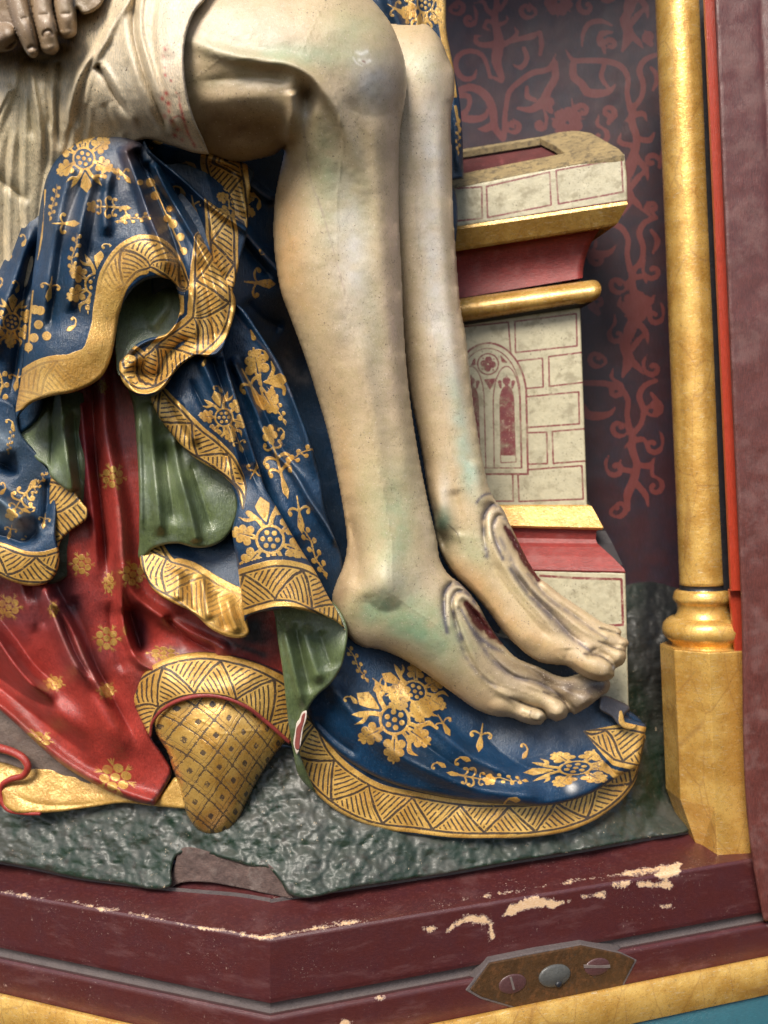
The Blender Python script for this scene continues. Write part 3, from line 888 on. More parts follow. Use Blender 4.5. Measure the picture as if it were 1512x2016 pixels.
wall = sheet('back_panel', [(640, -120), (640, -120), (1480, -120), (1480, -120), (1560, 1480), (1560, 1480), (640, 1480), (640, 1480)],
             [(640, 0, -470), (1000, 0, -520), (1450, 0, -430), (640, 1400, -470), (1000, 1400, -520), (1450, 1400, -430)], wall_mat(), None, (), s=4, edge=0, thick=20, wob=.6,
             paint=wall_pattern, label='dark red panel stencilled with lighter red scrollwork, behind the bench', category='panel')

# --- side post of the frame with the red strip
post = thing('side_post', 'broad dusty maroon post of the shrine frame at the right, beside the gilded column', 'frame post')
pp = [(1404, -60), (1404, -60), (1431, 560), (1458, 1160), (1482, 1700), (1503, 1815), (1503, 1815), (1700, 1780), (1700, 1780), (1700, -60), (1700, -60)]
sheet('post_face', pp, [(1404, 0, -95), (1700, 0, -95), (1500, 1700, -95)], m_panel, post, (('v', [(1497, -60), (1530, 700), (1560, 1700)], 5, 7, (0, 0)),), s=5, edge=5, thick=260, wob=1.2)
prism_px('red_strip', [(1385, -60, -128), (1407, -60, -128), (1461, 1163, -128), (1440, 1163, -128)], 0, 8, m_red_strip, post)
prism_px('red_strip', [(1436, 1160, -145), (1463, 1160, -145), (1470, 1300, -145), (1450, 1300, -145)], 0, 8, m_red_strip, post)
prism_px('dark_rebate', [(1340, -60, -190), (1480, -60, -190), (1540, 1690, -190), (1440, 1690, -190), (1410, 1150, -190)], 0, 30, m_black, post)

# --- gilded column
sky_block = thing('sky_blocker', 'unseen dark board over the niche, added to keep sky light off the back panel', 'light_blocker')
prism_px('blocker_board', [(-1300, -760, -20), (1700, -760, -20), (1700, -700, -20), (-1300, -700, -20)], 0, 620, m_black, sky_block)  # unseen slab, added to block sky light and darken the recess
col = thing('gilded_column', 'slim gilded column with ringed foot on an eight sided plinth, beside the post', 'column')
HC = -230
def lathe(name, rows, mat, cx_fn, n=48, parent=None, cap=True):
    V = []; Fc = []
    k = (D - HC) / F
    for y, r in rows:
        c = P(cx_fn(y), y, HC)
        for a in range(n):
            t = 2 * pi * a / n
            V.append(c + np.array([cos(t), sin(t), 0]) * r * k * S)
    m = len(rows)
    for q in range(m - 1):
        for a in range(n):
            Fc.append([q * n + (a + 1) % n, q * n + a, (q + 1) * n + a, (q + 1) * n + (a + 1) % n])
    if cap: Fc.append([a for a in range(n)][::-1]); Fc.append([(m - 1) * n + a for a in range(n)])
    o = mesh(name, V, Fc[:], mat, parent)
    return o
cxf = lambda y: 1384 + (y - 1165) * .0415
lathe('shaft', [(y, 42.8 + .25 * sin(y / 90)) for y in range(-80, 1150, 24)] + [(1150, 43.5), (1151, 41)], m_gilt, cxf, parent=col)
lathe('dark_ring', [(1148, 42.5), (1163, 44)], m_black, cxf, parent=col)
lathe('collar', [(1160, 44), (1161, 50), (1164, 53), (1176, 56.5), (1181, 56), (1186, 51), (1190, 49), (1199, 48.5), (1206, 50), (1212, 54), (1215, 55)], m_gilt, cxf, parent=col)
lathe('torus', [(1212, 54), (1214, 62), (1219, 70), (1226, 76), (1236, 79), (1246, 78), (1254, 73), (1260, 66), (1264, 62), (1272, 62)], m_gilt, cxf, parent=col)
def plinth():
    k = (D - HC) / F * S
    ys = [1269, 1271, 1275, 1400, 1558, 1662, 1664]
    n = 8; V = []; Fc = []
    for y in ys:
        c = P(cxf(y), y, HC); r = 84 if y not in (1269, 1664) else 82.5
        for a in range(n):
            t = 2 * pi * (a + .5) / n + radians(4)
            rr = r
            x, yy = cos(t) * rr, sin(t) * rr
            if y > 1560 and x < -20:         # the foot is cut away at the left
                f = min(1, (y - 1555) / 105)
                x = x + f * (-25 - x) * .62
            V.append(c + np.array([x, yy, 0]) * k)
    for q in range(len(ys) - 1):
        for a in range(n): Fc.append([q * n + (a + 1) % n, q * n + a, (q + 1) * n + a, (q + 1) * n + (a + 1) % n])
    Fc.append(list(range(n))[::-1]); Fc.append([(len(ys) - 1) * n + a for a in range(n)])
    o = mesh('plinth', V, Fc, m_gilt, col, smooth=False); bevel(o, 1.6, 2)
plinth()

# --- the bench with painted masonry
CREAM = (.50, .45, .30); BLINE = (.16, .025, .028)
m_stone = painted('painted_masonry', CREAM, .25, gold=True, second=(BLINE, (.22, .045, .04), True), rough=.5, coat=.1, coatr=.3, speck=.8, speck_col=(.10, .07, .05), bumpd=.35,
                  weather=((.24, .20, .12), 26, .48, .6))
m_stone_top = painted('grimy_cream_paint', (.30, .22, .10), .6, rough=.7, coat=0, speck=1.0, speck_col=(.03, .02, .015), bumpd=1.0, weather=((.06, .045, .03), 14, .48, .75))
m_red_b = painted('bench_red_paint', (.20, .026, .022), .4, rough=.45, coat=.15, coatr=.3, grain=((.8, .8, 8), 10, .8), speck=.4, weather=((.32, .12, .11), 40, .52, .4))
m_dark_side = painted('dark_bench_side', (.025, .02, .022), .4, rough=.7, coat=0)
bench = thing('carved_bench', 'bench painted with cream masonry and a gothic window, behind the legs', 'bench')
HR, HL = -200.0, -290.0
def benchH(x, y, off=0): return HL + (HR - HL) * (x - 880) / 350 + off
rowsB = {}
def brow(L, R_, off):
    L2 = (L[0] + (L[0] - R_[0]) * .25, L[1] + (L[1] - R_[1]) * .25)
    return (L2, benchH(*L2, off)), (R_, benchH(*R_, off))
def bloft(name, rows, mat, nseg=24, smooth=False):
    """rows of (left px, right px, offset): a moulding swept along the bench with its right end closed"""
    V = []; m = len(rows)
    for L, R_, off in rows:
        (a, ha), (b, hb) = brow(L, R_, off)
        A, B = P(a[0], a[1], ha), P(b[0], b[1], hb)
        for t in np.linspace(0, 1, nseg): V.append(A + (B - A) * t)
        V.append(B + np.array([-.25, 1, 0]) * 110 * S)
    w = nseg + 1; Q = []
    for i in range(m - 1):
        for j in range(w - 1): Q.append([i * w + j, (i + 1) * w + j, (i + 1) * w + j + 1, i * w + j + 1])
    return mesh(name, V, Q, mat, bench, smooth=smooth)
def lines(X, Y, lst):
    o = np.full(len(X), -6.0)
    for pts, w in lst:
        p = np.array(pts, float); lo = p.min(0) - 12; hi = p.max(0) + 12
        m = np.where((X > lo[0]) & (X < hi[0]) & (Y > lo[1]) & (Y < hi[1]))[0]
        if len(m):
            d, s, *_ = near(X[m], Y[m], p)
            o[m] = np.maximum(o[m], w - d)
    return np.clip(o, -6, 6)
def box(p): return list(p) + [p[0]]
def slab_paint(X, Y, d, H):
    L = [(box(zF(q)), 1.9) for q in ([(-300, 640), (318, 605), (322, 828), (-300, 890)], [(352, 602), (800, 500), (810, 733), (360, 822)], [(845, 488), (1308, 408), (1320, 640), (862, 726)])]
    L += [(zF([(60, 620), (700, 482), (1335, 366)]), 1.6), (zF([(60, 925), (700, 800), (1350, 700)]), 2.2)]
    return {'gold': lines(X, Y, L)}
def plane_ctrl(off, pts): return [(x, y, benchH(x, y, off)) for x, y in pts]
q4 = [(800, 0), (1240, 0), (800, 1200), (1240, 1200)]
sq = lambda pts: [p for p in pts for _ in (0, 1)]
slabo = [(810, 388), (1229, 303), (1234, 350), (1235, 397), (810, 461)]
sheet('masonry_course', sq(slabo), plane_ctrl(0, q4), m_stone, bench, (('n', 12, .2),), s=2, edge=2.5, thick=40, wob=.3, paint=slab_paint)
bloft('gilded_bevel', [((899, 446), (1234, 396), -1), ((900, 452), (1236, 402), 0), ((902, 489), (1216, 439), -20), ((902, 494), (1211, 444), -24), ((902, 494), (1190, 452), -60)], m_gilt_dull)
cove = [((902, 490), (1184, 447), -44)] + [((902 + 8 * t, 494 + 92 * t), (1182 - 35 * math.sin(t * pi / 2) ** .8, 451 + 96 * t), -45 - 28 * math.sin(t * pi * .62)) for t in np.linspace(0, 1, 9)]
bloft('red_cove', cove, m_red_b, smooth=True)
tor = [((910 + 7 * (1 - math.cos(a)) / 2, 587 + 46 * (1 - math.cos(a)) / 2), (1160 + 8 * math.cos(a / 2) + 18 * math.sin(a), 551 + 43 * (1 - math.cos(a)) / 2), -62 + 32 * math.sin(a)) for a in np.linspace(0, pi, 12)]
bloft('gilded_torus', tor, m_gilt_dull, smooth=True)
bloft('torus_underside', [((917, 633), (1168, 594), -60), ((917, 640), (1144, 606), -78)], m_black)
def body_paint(X, Y, d, H):
    ln = []
    for q in ([(-60, 158), (444, 108), (458, 300), (-60, 330)], [(484, 104), (865, 55), (870, 255), (488, 296)], [(500, 348), (655, 332), (660, 510), (500, 524)],
              [(694, 322), (1000, 282), (1000, 470), (698, 506)], [(500, 576), (880, 540), (884, 738), (500, 766)], [(520, 796), (682, 790), (686, 985), (520, 990)],
              [(716, 786), (1000, 762), (1000, 962), (722, 984)], [(300, 1034), (470, 1034), (474, 1218), (300, 1218)], [(502, 1028), (900, 998), (908, 1205), (510, 1220)]):
        ln.append((box(zG(q)), 1.8))
    o = lines(X, Y, ln)
    def arch(cx, ytop, half, yb, ysp):      # pointed arch polygon
        t = np.linspace(0, 1, 14)
        Lft = [(cx - half * math.cos(a * pi / 2 * .98), ysp + (ytop - ysp) * math.sin(a * pi / 2 * .98) ** 1.05) for a in t]
        Rgt = [(2 * cx - x, y) for x, y in Lft[::-1]]
        return [(cx - half + 6, yb)] + Lft + Rgt + [(cx + half + 10, yb)]
    def poly_sd(poly):
        p = np.array(poly, float); i = inside(X, Y, p); d, *_ = near(X, Y, p, True)
        return np.where(i, d, -d)
    out = poly_sd(zG(arch(320, 238, 235, 1050, 560)))
    o = np.where(out > -1.5, -6, o)
    o = np.maximum(o, 2.2 - np.abs(out))
    inn = poly_sd(zG(arch(318, 270, 200, 1012, 560)))
    o = np.maximum(o, 1.3 - np.abs(inn - 0))
    for cx in (212, 432):
        l = poly_sd(zG(arch(cx, 382, 82, 1012, 600)))
        o = np.maximum(np.where(l > 0, -6, o), 1.4 - np.abs(l))
        win = poly_sd(zG(arch(cx + 2, 500, 46, 935, 600)))
        o = np.maximum(o, win + .3)
        bx = poly_sd(zG([(cx - 38, 930), (cx + 56, 930), (cx + 60, 975), (cx - 34, 980)]))
        o = np.maximum(o, 1.2 - np.abs(bx))
        (px_, py_), = zG([(cx, 472)]); o = np.maximum(o, circ(X, Y, px_, py_, 8))
        o = np.maximum(o, stroke_sd(X, Y, zG([(cx, 435), (cx, 500)]), [1, 4]))
        for sg in (-1, 1): o = np.maximum(o, stroke_sd(X, Y, zG([(cx + sg * 42, 480), (cx + sg * 36, 515)]), [4, 2]))
    (cx, cy), = zG([(318, 368)])
    rr = np.hypot(X - cx, Y - cy)
    o = np.where(rr < 21, -6, o)
    o = np.maximum(o, 1.6 - np.abs(rr - 20.5))
    for a in range(4):
        o = np.maximum(o, circ(X, Y, cx + 8.5 * cos(a * pi / 2 + .1), cy + 8.5 * sin(a * pi / 2 + .1), 7)); o = np.maximum(o, circ(X, Y, cx + 15 * cos(a * pi / 2 + .85), cy + 15 * sin(a * pi / 2 + .85), 2))
    for tri in ([(235, 330), (210, 380), (240, 370)], [(395, 315), (435, 358), (405, 355)], [(295, 465), (365, 458), (330, 525)]):
        o = np.maximum(o, poly_sd(zG(tri)) + 1)
    return {'gold': np.clip(o, -6, 6)}
sheet('masonry_wall', sq([(900, 636), (1142, 606), (1149, 800), (1156, 1000), (900, 1000)]), plane_ctrl(-76, q4), m_stone, bench, (('n', 12, .2),), s=1.8, edge=2, thick=60, wob=.3, paint=body_paint)
bloft('gilded_sill', [((940, 993), (1156, 993), -78), ((940, 997), (1165, 997), -72), ((950, 1033), (1188, 1039), -42), ((950, 1037), (1186, 1043), -46)], m_gilt_dull)
cove2 = [((950, 1034), (1184, 1041), -50), ((950, 1038), (1174, 1046), -56), ((951, 1058), (1173, 1062), -60), ((952, 1068), (1176, 1070), -56), ((953, 1075), (1184, 1077), -44), ((956, 1092), (1206, 1097), -22), ((959, 1112), (1228, 1119), -2), ((960, 1119), (1231, 1125), 0), ((960, 1122), (1231, 1128), -2)]
bloft('red_base_cove', cove2, m_red_b, smooth=False)
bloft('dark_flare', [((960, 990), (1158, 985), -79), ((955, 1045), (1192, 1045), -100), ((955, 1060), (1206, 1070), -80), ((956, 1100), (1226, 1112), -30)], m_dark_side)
sheet('base_block', sq([(960, 1120), (1231, 1127), (1234, 1240), (1238, 1420), (960, 1420)]), plane_ctrl(-2, q4), m_stone, bench, (('n', 12, .6),), s=2.2, edge=3, thick=120, wob=.8,
      paint=lambda X, Y, d, H: {'gold': lines(X, Y, [(zG([(640, 1680), (860, 1695), (1145, 1702), (1155, 1985), (1060, 1990), (600, 1990)]), 2.6)])})
# the top: a tilted rim round an open well
def slab3(name, pts, th, mat):
    V = [P(x, y, h) for x, y, h in pts]; n = len(V)
    V += [v + np.array([0, 0.2, -1]) * th * S for v in V]
    x = [p[0] for p in pts]; y = [p[1] for p in pts]
    area = sum(x[i] * y[(i + 1) % n] - x[(i + 1) % n] * y[i] for i in range(n))
    f = list(range(n)) if area < 0 else list(range(n))[::-1]
    Fc = [f] + [[f[(i + 1) % n], f[i], f[i] + n, f[(i + 1) % n] + n] for i in range(n)]
    return bevel(mesh(name, V, Fc, mat, bench, smooth=False), 1.5)
def tb(x, y): # H of the tilted top
    return benchH(x, 0, 0) - (303 + (1229 - x) * .198 - y) * 2.2
t_front = [(800, 388), (1000, 347), (1229, 304), (1218, 292), (1188, 275), (1150, 286), (1113, 301), (1000, 323), (800, 364)]
slab3('rim', [(x, y, tb(x, y)) for x, y in t_front], 14, m_stone_top)
t_side = [(1113, 301), (1150, 286), (1188, 275), (1165, 262), (1143, 258), (1127, 257), (1100, 260), (1060, 270), (1090, 285)]
slab3('rim', [(x, y, tb(x, y)) for x, y in t_side], 14, m_stone_top)
slab3('rim', [(x, y, tb(x, y)) for x, y in [(1062, 269), (1064, 273), (900, 300), (800, 316), (800, 311), (900, 295)]], 14, m_stone_top)
slab3('well', [(x, y, tb(x, y) - 50) for x, y in [(780, 398), (1118, 318), (1100, 277), (1058, 272), (780, 318)]], 10, painted('well_red_paint', (.10, .018, .018), .5, rough=.6, coat=0, weather=((.22, .05, .05), 30, .52, .6)))

# --- rocky ground
gout = [(-60, 1480), (-60, 1560), (-60, 1688), (-60, 1688), (60, 1708), (150, 1728), (240, 1740), (326, 1749), (335, 1746), (338, 1712), (350, 1683), (362, 1680), (440, 1690), (490, 1705), (530, 1712), (552, 1735), (570, 1762), (580, 1765),
        (700, 1747), (800, 1732), (900, 1716), (1000, 1698), (1100, 1682), (1200, 1664), (1290, 1648), (1350, 1638), (1420, 1600), (1440, 1400), (1400, 1180), (1330, 1150), (1240, 1150), (1100, 1300), (700, 1480), (300, 1400), (100, 1380)]
def ground_mat():
    g = G('carved_ground_paint')
    big = g.noise(90, 5); mid = g.noise(16, 5, .7); fine = g.noise(5, 4, .7)
    c = g.mix(g.step(big, .38, .62), (.008, .022, .011), (.024, .030, .023))
    c = g.mix(g.step(mid, .46, .62), c, (.006, .022, .012))
    c = g.mix(g.M('MULTIPLY', g.step(g.noise(150, 5, .6), .50, .60), .55), c, (.075, .072, .062))
    c = g.mix(g.M('MULTIPLY', g.step(g.noise(28, 5, .7), .56, .64), .5), c, (.03, .02, .014))
    c = g.mix(g.M('MULTIPLY', g.step(fine, .56, .68), .5), c, (.09, .09, .075))
    c = g.mix(g.M('MULTIPLY', g.step(g.noise(13, 6, .8), .64, .67), .8), c, (.55, .42, .28))
    c = g.mix(g.M('MULTIPLY', g.attr('gold'), .9), c, (.008, .008, .009))  # here 'gold' carries shade, painted near-black into the ground colour
    ge = g.n('ShaderNodeNewGeometry'); sx = g.n('ShaderNodeSeparateXYZ'); g.put(sx.inputs[0], ge.outputs['Normal'])
    f = g.M('MULTIPLY', g.step(g.M('ADD', sx.outputs[2], g.M('MULTIPLY', g.M('SUBTRACT', mid, .5), .9)), .15, .85), g.M('MULTIPLY', .4, g.M('SUBTRACT', 1.0, g.attr('gold'))))
    c = g.mix(f, c, (.06, .062, .055))
    vo = g.n('ShaderNodeTexVoronoi', feature='SMOOTH_F1'); mp = g.n('ShaderNodeMapping'); g.put(mp.inputs[0], g.co); mp.inputs['Scale'].default_value = (.7, 1, 1.5); g.put(vo.inputs['Vector'], mp.outputs[0]); vo.inputs['Scale'].default_value = 1 / (10 * S)
    h = g.M('ADD', g.M('ADD', g.M('MULTIPLY', mid, .5), g.M('MULTIPLY', fine, .25)), g.M('MULTIPLY', vo.outputs['Distance'], -1.1))
    return g.finish(c, g.mixf(f, .46, .85), 0.0, g.mixf(f, .22, .0), .22, g.bump(h, 1.7, .6))
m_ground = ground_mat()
gctrl = [(0, 1700, -150), (0, 1600, -190), (0, 1500, -250), (330, 1745, -40), (330, 1620, -95), (560, 1760, 25), (560, 1600, -60), (560, 1480, -120), (900, 1716, -45), (900, 1640, -85), (900, 1400, -200),
         (1350, 1638, -185), (1290, 1648, -170), (1340, 1595, -270), (1400, 1600, -300), (1230, 1600, -190), (1180, 1640, -140), (1120, 1600, -160), (1030, 1640, -110), (1270, 1520, -250), (1300, 1450, -330), (1300, 1300, -340), (1300, 1160, -460), (1420, 1180, -460), (1000, 1300, -280), (700, 1480, -130), (300, 1400, -220)]
def gouge(X, Y, d, H): return {}
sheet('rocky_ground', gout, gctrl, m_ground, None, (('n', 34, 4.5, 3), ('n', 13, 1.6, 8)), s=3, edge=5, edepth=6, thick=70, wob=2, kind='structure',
      paint=lambda X, Y, d, H: {'gold': np.clip((X - 1215) / 60, 0, 1) * np.clip((1450 - Y) / 120, 0, 1)})  # mask of the painted shade behind the feet, right of the bench
m_rawwood = painted('broken_wood', (.085, .055, .048), .5, rough=.8, coat=0, grain=((1.5, 1.5, 8), 9, .8), speck=.5, bumpd=1.5, weather=((.2, .16, .14), 30, .5, .5))
sheet('broken_wood', [(330, 1752), (345, 1700), (352, 1676), (440, 1684), (535, 1706), (575, 1768), (540, 1762), (460, 1745), (400, 1736), (350, 1740)],
      [(340, 1750, -62), (350, 1685, -66), (540, 1710, -8), (570, 1765, 8), (450, 1740, -32)], m_rawwood, None, (('n', 14, 2.5),), s=3, edge=0, thick=40, wob=1, kind='structure')
# dust gathered where the ground meets the ledge
def strip(name, path, w0, w1, H0, H1, mat, parent=None, **kw):
    p = cr(path, False, 8); n = len(p)
    T = np.gradient(p[:, :2], axis=0); T /= np.linalg.norm(T, axis=1)[:, None]
    N = np.stack([-T[:, 1], T[:, 0]], 1)
    wv = 1 + .35 * vnoise(np.arange(n) / 3.0, np.zeros(n), 4)
    a = p[:, :2] + N * w0; b = p[:, :2] + N * (w1 * wv)[:, None]
    V = np.vstack([P(a[:, 0], a[:, 1], p[:, 2] + H0), P(b[:, 0], b[:, 1], p[:, 2] + H1)])
    i = np.arange(n - 1)
    Q = np.stack([i, i + n, i + n + 1, i + 1], 1)
    return mesh(name, V, Q, mat, parent, **kw)

def ledgeH(x, y, side, off=0):
    a, b = P(532, LB[0][1], LB[0][0]), P(532, LB[1][1], LB[1][0])
    d = DR if side > 0 else DL
    n = np.cross(d, b - a); cam_p = np.array([0, -D * S, 0])
    dirv = np.array([0, 1.0, 0]) + RT * (x - 756) / F + UP * (1008 - y) / F
    t = np.dot(n, a - cam_p) / np.dot(n, dirv)
    return D - t / S + off
EDG = [(-40, 1693), (60, 1711), (150, 1731), (240, 1743), (326, 1752), (400, 1758), (470, 1764), (532, 1774)]
EDR = [(532, 1776), (582, 1768), (700, 1750), (800, 1735), (900, 1719), (1000, 1701), (1100, 1685), (1200, 1667), (1290, 1651), (1350, 1641), (1420, 1628)]
for side, e in ((-1, EDG), (1, EDR)):
    strip('ledge_dust', [(x, y, ledgeH(x, y, side)) for x, y in e], -6, 8 if side > 0 else 5, 1.5, 1.5, m_dust, base, smooth=True)

# ------------------------------------------------------------------ the dead man's figure: legs, loincloth, hand
man = thing('man_statue', 'carved bare legged man in cream loincloth, knees bent, wounds on both insteps', 'statue')
SKIN = (.565, .425, .255)
OCH = (.60, .37, .17); GRN = (.30, .42, .26); LIL = (.63, .58, .52); PNK = (.68, .48, .37); BRN = (.22, .135, .075); TEAL = (.38, .52, .42); YEL = (.66, .54, .30); DRT = (.10, .075, .05)
VIO = (.10, .09, .12); BLOOD = (.075, .012, .012); PALE = (.74, .62, .44)
def skin_mat():
    g = G('painted_flesh')
    c = g.attr('col', True)
    gr = g.noise(7, 4, .7, (9, 9, .9)); n2 = g.noise(24, 5, .65); f = g.noise(4, 5, .8)
    c = g.mix(g.M('MULTIPLY', g.step(gr, .44, .62), .36), c, g.mix(1.0, c, (.72, .68, .62), 'MULTIPLY'))
    c = g.mix(g.M('MULTIPLY', g.step(gr, .5, .25), .0), c, c)
    c = g.mix(g.M('MULTIPLY', g.step(n2, .42, .66), .38), c, g.mix(1.0, c, (.82, .86, .70), 'MULTIPLY'))
    c = g.mix(g.M('MULTIPLY', g.step(f, .52, .64), .28), c, g.mix(1.0, c, (.45, .40, .34), 'MULTIPLY'))
    dots = g.M('MULTIPLY', g.step(g.noise(4.5, 3, .75), .62, .66), g.step(g.noise(60, 4), .40, .60))
    c = g.mix(g.M('MULTIPLY', dots, .85), c, (.07, .045, .035))
    c = g.mix(g.M('MULTIPLY', g.step(g.noise(3.5, 2, .5), .66, .70), .55), c, (.72, .60, .46))
    cr_ = g.n('ShaderNodeTexVoronoi', feature='DISTANCE_TO_EDGE'); g.put(cr_.inputs['Vector'], g.co); cr_.inputs['Scale'].default_value = 1 / (13 * S)
    ck = g.M('MULTIPLY', g.step(cr_.outputs[0], .035, .0), g.M('MULTIPLY', g.step(g.noise(45, 4), .52, .66), .35))
    c = g.mix(ck, c, (.10, .07, .05))
    h = g.M('ADD', g.M('ADD', g.M('MULTIPLY', gr, .6), g.M('MULTIPLY', g.noise(14, 4), .9)), g.M('MULTIPLY', f, .35))
    return g.finish(c, g.M('ADD', .40, g.M('MULTIPLY', g.M('SUBTRACT', n2, .5), .25)), 0.0, .30, .22, g.bump(h, 1.2, .7))
m_skin = skin_mat()

near_leg = [(300, -70), (560, -70), (690, -60), (718, -20), (736, 0), (751, 17), (774, 50), (788, 83), (797, 110), (801, 132), (803.5, 165), (799, 205), (791, 251), (788, 298), (787, 364), (788, 430), (791, 496), (794, 562), (797, 645), (801, 700), (810, 790), (822, 870),
            (835, 940), (850, 1010), (862, 1060), (870, 1105), (882, 1126), (912, 1151), (942, 1187), (967, 1232), (992, 1267), (1014, 1290), (1060, 1310), (1110, 1330), (1150, 1322), (1190, 1325), (1204, 1345), (1200, 1362), (1184, 1373), (1174, 1382), (1150, 1399), (1128, 1408), (1122, 1402),
            (1119, 1410), (1108, 1419), (1092, 1422), (1080, 1417), (1076, 1418), (1068, 1428), (1052, 1430), (1030, 1425), (1005, 1415), (985, 1414), (962, 1409), (932, 1396), (902, 1375), (862, 1346), (821, 1317), (781, 1294), (746, 1281), (711, 1275), (691, 1262), (672, 1235), (655, 1203), (651, 1178),
            (660, 1146), (673, 1115), (680, 1085), (680, 1050), (676, 1021), (668, 970), (659, 925), (648, 872), (637, 830), (622, 780), (602, 715), (582, 660), (567, 620), (552, 579), (542, 529), (536, 473), (537, 413), (543, 364), (552, 324), (560, 290), (560, 290), (547, 303), (510, 315), (460, 322), (410, 312), (350, 300), (300, 290)]
nctrl = [(320, 100, 70), (560, 60, 75), (560, 250, 50), (740, 100, 55), (790, 250, 30), (560, 400, 0), (780, 500, 20), (560, 650, 0), (720, 700, 5), (720, 900, -15), (760, 1050, -30), (680, 1180, -50), (760, 1200, -45), (870, 1160, -50), (900, 1340, -65), (1050, 1400, -85), (1120, 1390, -90), (1180, 1345, -100), (1000, 1290, -80)]
nops = [
    # tendons and hollows behind the knee
    ('r', [(330, 60), (440, 105), (520, 120), (575, 128), (612, 150), (642, 185), (665, 225), (695, 300), (725, 400)], [16, 15, 14, 14, 16, 20], [0, 8, 13, 15, 14, 10, 6, 0]),
    ('r', [(370, 202), (450, 192), (510, 186), (558, 182)], 18, 3, (.2, .2)),
    ('r', [(575, 175), (578, 210), (570, 260), (562, 310)], 12, 12, (.1, .3)),
    ('v', [(380, 160), (460, 155), (530, 155), (580, 165)], 22, 9, (.3, .2)),
    ('b', 604, 192, 17, 24, 0, -22), ('b', 600, 215, 14, 45, -8, -16), ('b', 470, 262, 100, 36, -4, -12), ('b', 528, 265, 40, 28, 0, -10),
    ('b', 742, 118, 52, 62, 0, 12), ('v', [(670, 190), (700, 220), (745, 228), (800, 205)], 26, 3, (.3, .3)), ('b', 690, 60, 50, 30, 20, 5),
    # shin bone, calf
    ('r', [(735, 200), (745, 320), (752, 480), (768, 650), (785, 800), (812, 960)], 20, 7, (.1, .1)),
    ('b', 610, 480, 50, 130, 0, 12), ('b', 690, 420, 34, 110, -8, -5), ('v', [(600, 270), (640, 420), (680, 600), (700, 760)], 26, 5),
    ('r', [(700, 640), (735, 820), (750, 960), (762, 1080)], 16, 5), ('v', [(662, 980), (700, 1070), (705, 1130), (695, 1165)], 20, 12),
    # ankle bone
    ('b', 750, 1150, 32, 42, -15, 20), ('b', 765, 1100, 24, 60, 0, 7), ('v', [(715, 1165), (728, 1188), (750, 1203), (780, 1200), (798, 1180)], 18, 7, (.2, .3)), ('b', 830, 1170, 34, 45, 0, -5), ('b', 690, 1200, 28, 40, 30, 6),
    # rings about the wound on the instep
    ('v', [(880, 1240), (874, 1195), (878, 1160), (893, 1145), (912, 1150), (935, 1175)], 4, 17, (.4, .2)),
    ('v', [(910, 1255), (895, 1215), (890, 1180), (900, 1163), (915, 1164), (935, 1185)], 3.5, 14, (.3, .2)),
    ('r', [(905, 1200), (902, 1182), (912, 1172), (925, 1182)], 5, 5), ('v', [(914, 1185), (935, 1210), (960, 1240), (990, 1266)], [4, 7, 7, 4], [10, 26, 26, 8]),
    # tendons running out to the toes
    ('r', [(895, 1165), (898, 1210), (922, 1270), (950, 1330), (1000, 1370), (1040, 1385)], 8, 8, (.1, .2)),
    ('r', [(905, 1180), (925, 1225), (960, 1285), (1010, 1325), (1060, 1355), (1100, 1382)], 8, 8, (.1, .2)),
    ('v', [(890, 1190), (905, 1250), (930, 1305), (965, 1345), (1010, 1360)], 8, 10, (.15, .2)),
    ('v', [(930, 1230), (965, 1290), (1010, 1330), (1060, 1345), (1108, 1372), (1120, 1390)], 6, 17, (.2, .1)),
    ('v', [(955, 1250), (1000, 1295), (1040, 1315), (1080, 1345), (1120, 1370)], 8, 12, (.2, .0)),
    # toes
    ('t', [(925, 1352, -90, 26), (985, 1382, -62, 26), (1020, 1397, -64, 19), (1048, 1409, -58, 21), (1056, 1411, -58, 19)], 1.35, 4),
    ('t', [(985, 1325, -90, 20), (1045, 1365, -62, 20), (1080, 1385, -60, 19), (1097, 1398, -60, 23)], 1.35, 3),
    ('t', [(1045, 1325, -100, 16), (1090, 1350, -82, 15), (1125, 1370, -76, 18), (1147, 1380, -74, 22)], 1.3, 3),
    ('t', [(1110, 1335, -108, 14), (1160, 1350, -98, 17), (1182, 1350, -98, 19)], 1.2, 4),
    ('v', [(1030, 1402), (1033, 1408), (1040, 1420)], 4, 2), ('v', [(1000, 1372), (1040, 1388), (1072, 1402), (1079, 1418)], 4, 18, (.3, 0)),
    ('v', [(1070, 1360), (1112, 1382), (1121, 1402)], 4, 16, (.3, 0)), ('b', 1118, 1362, 10, 7, 30, 4), ('b', 1092, 1380, 9, 6, 30, 3),
    ('b', 1100, 1402, 14, 12, 0, 2),
]
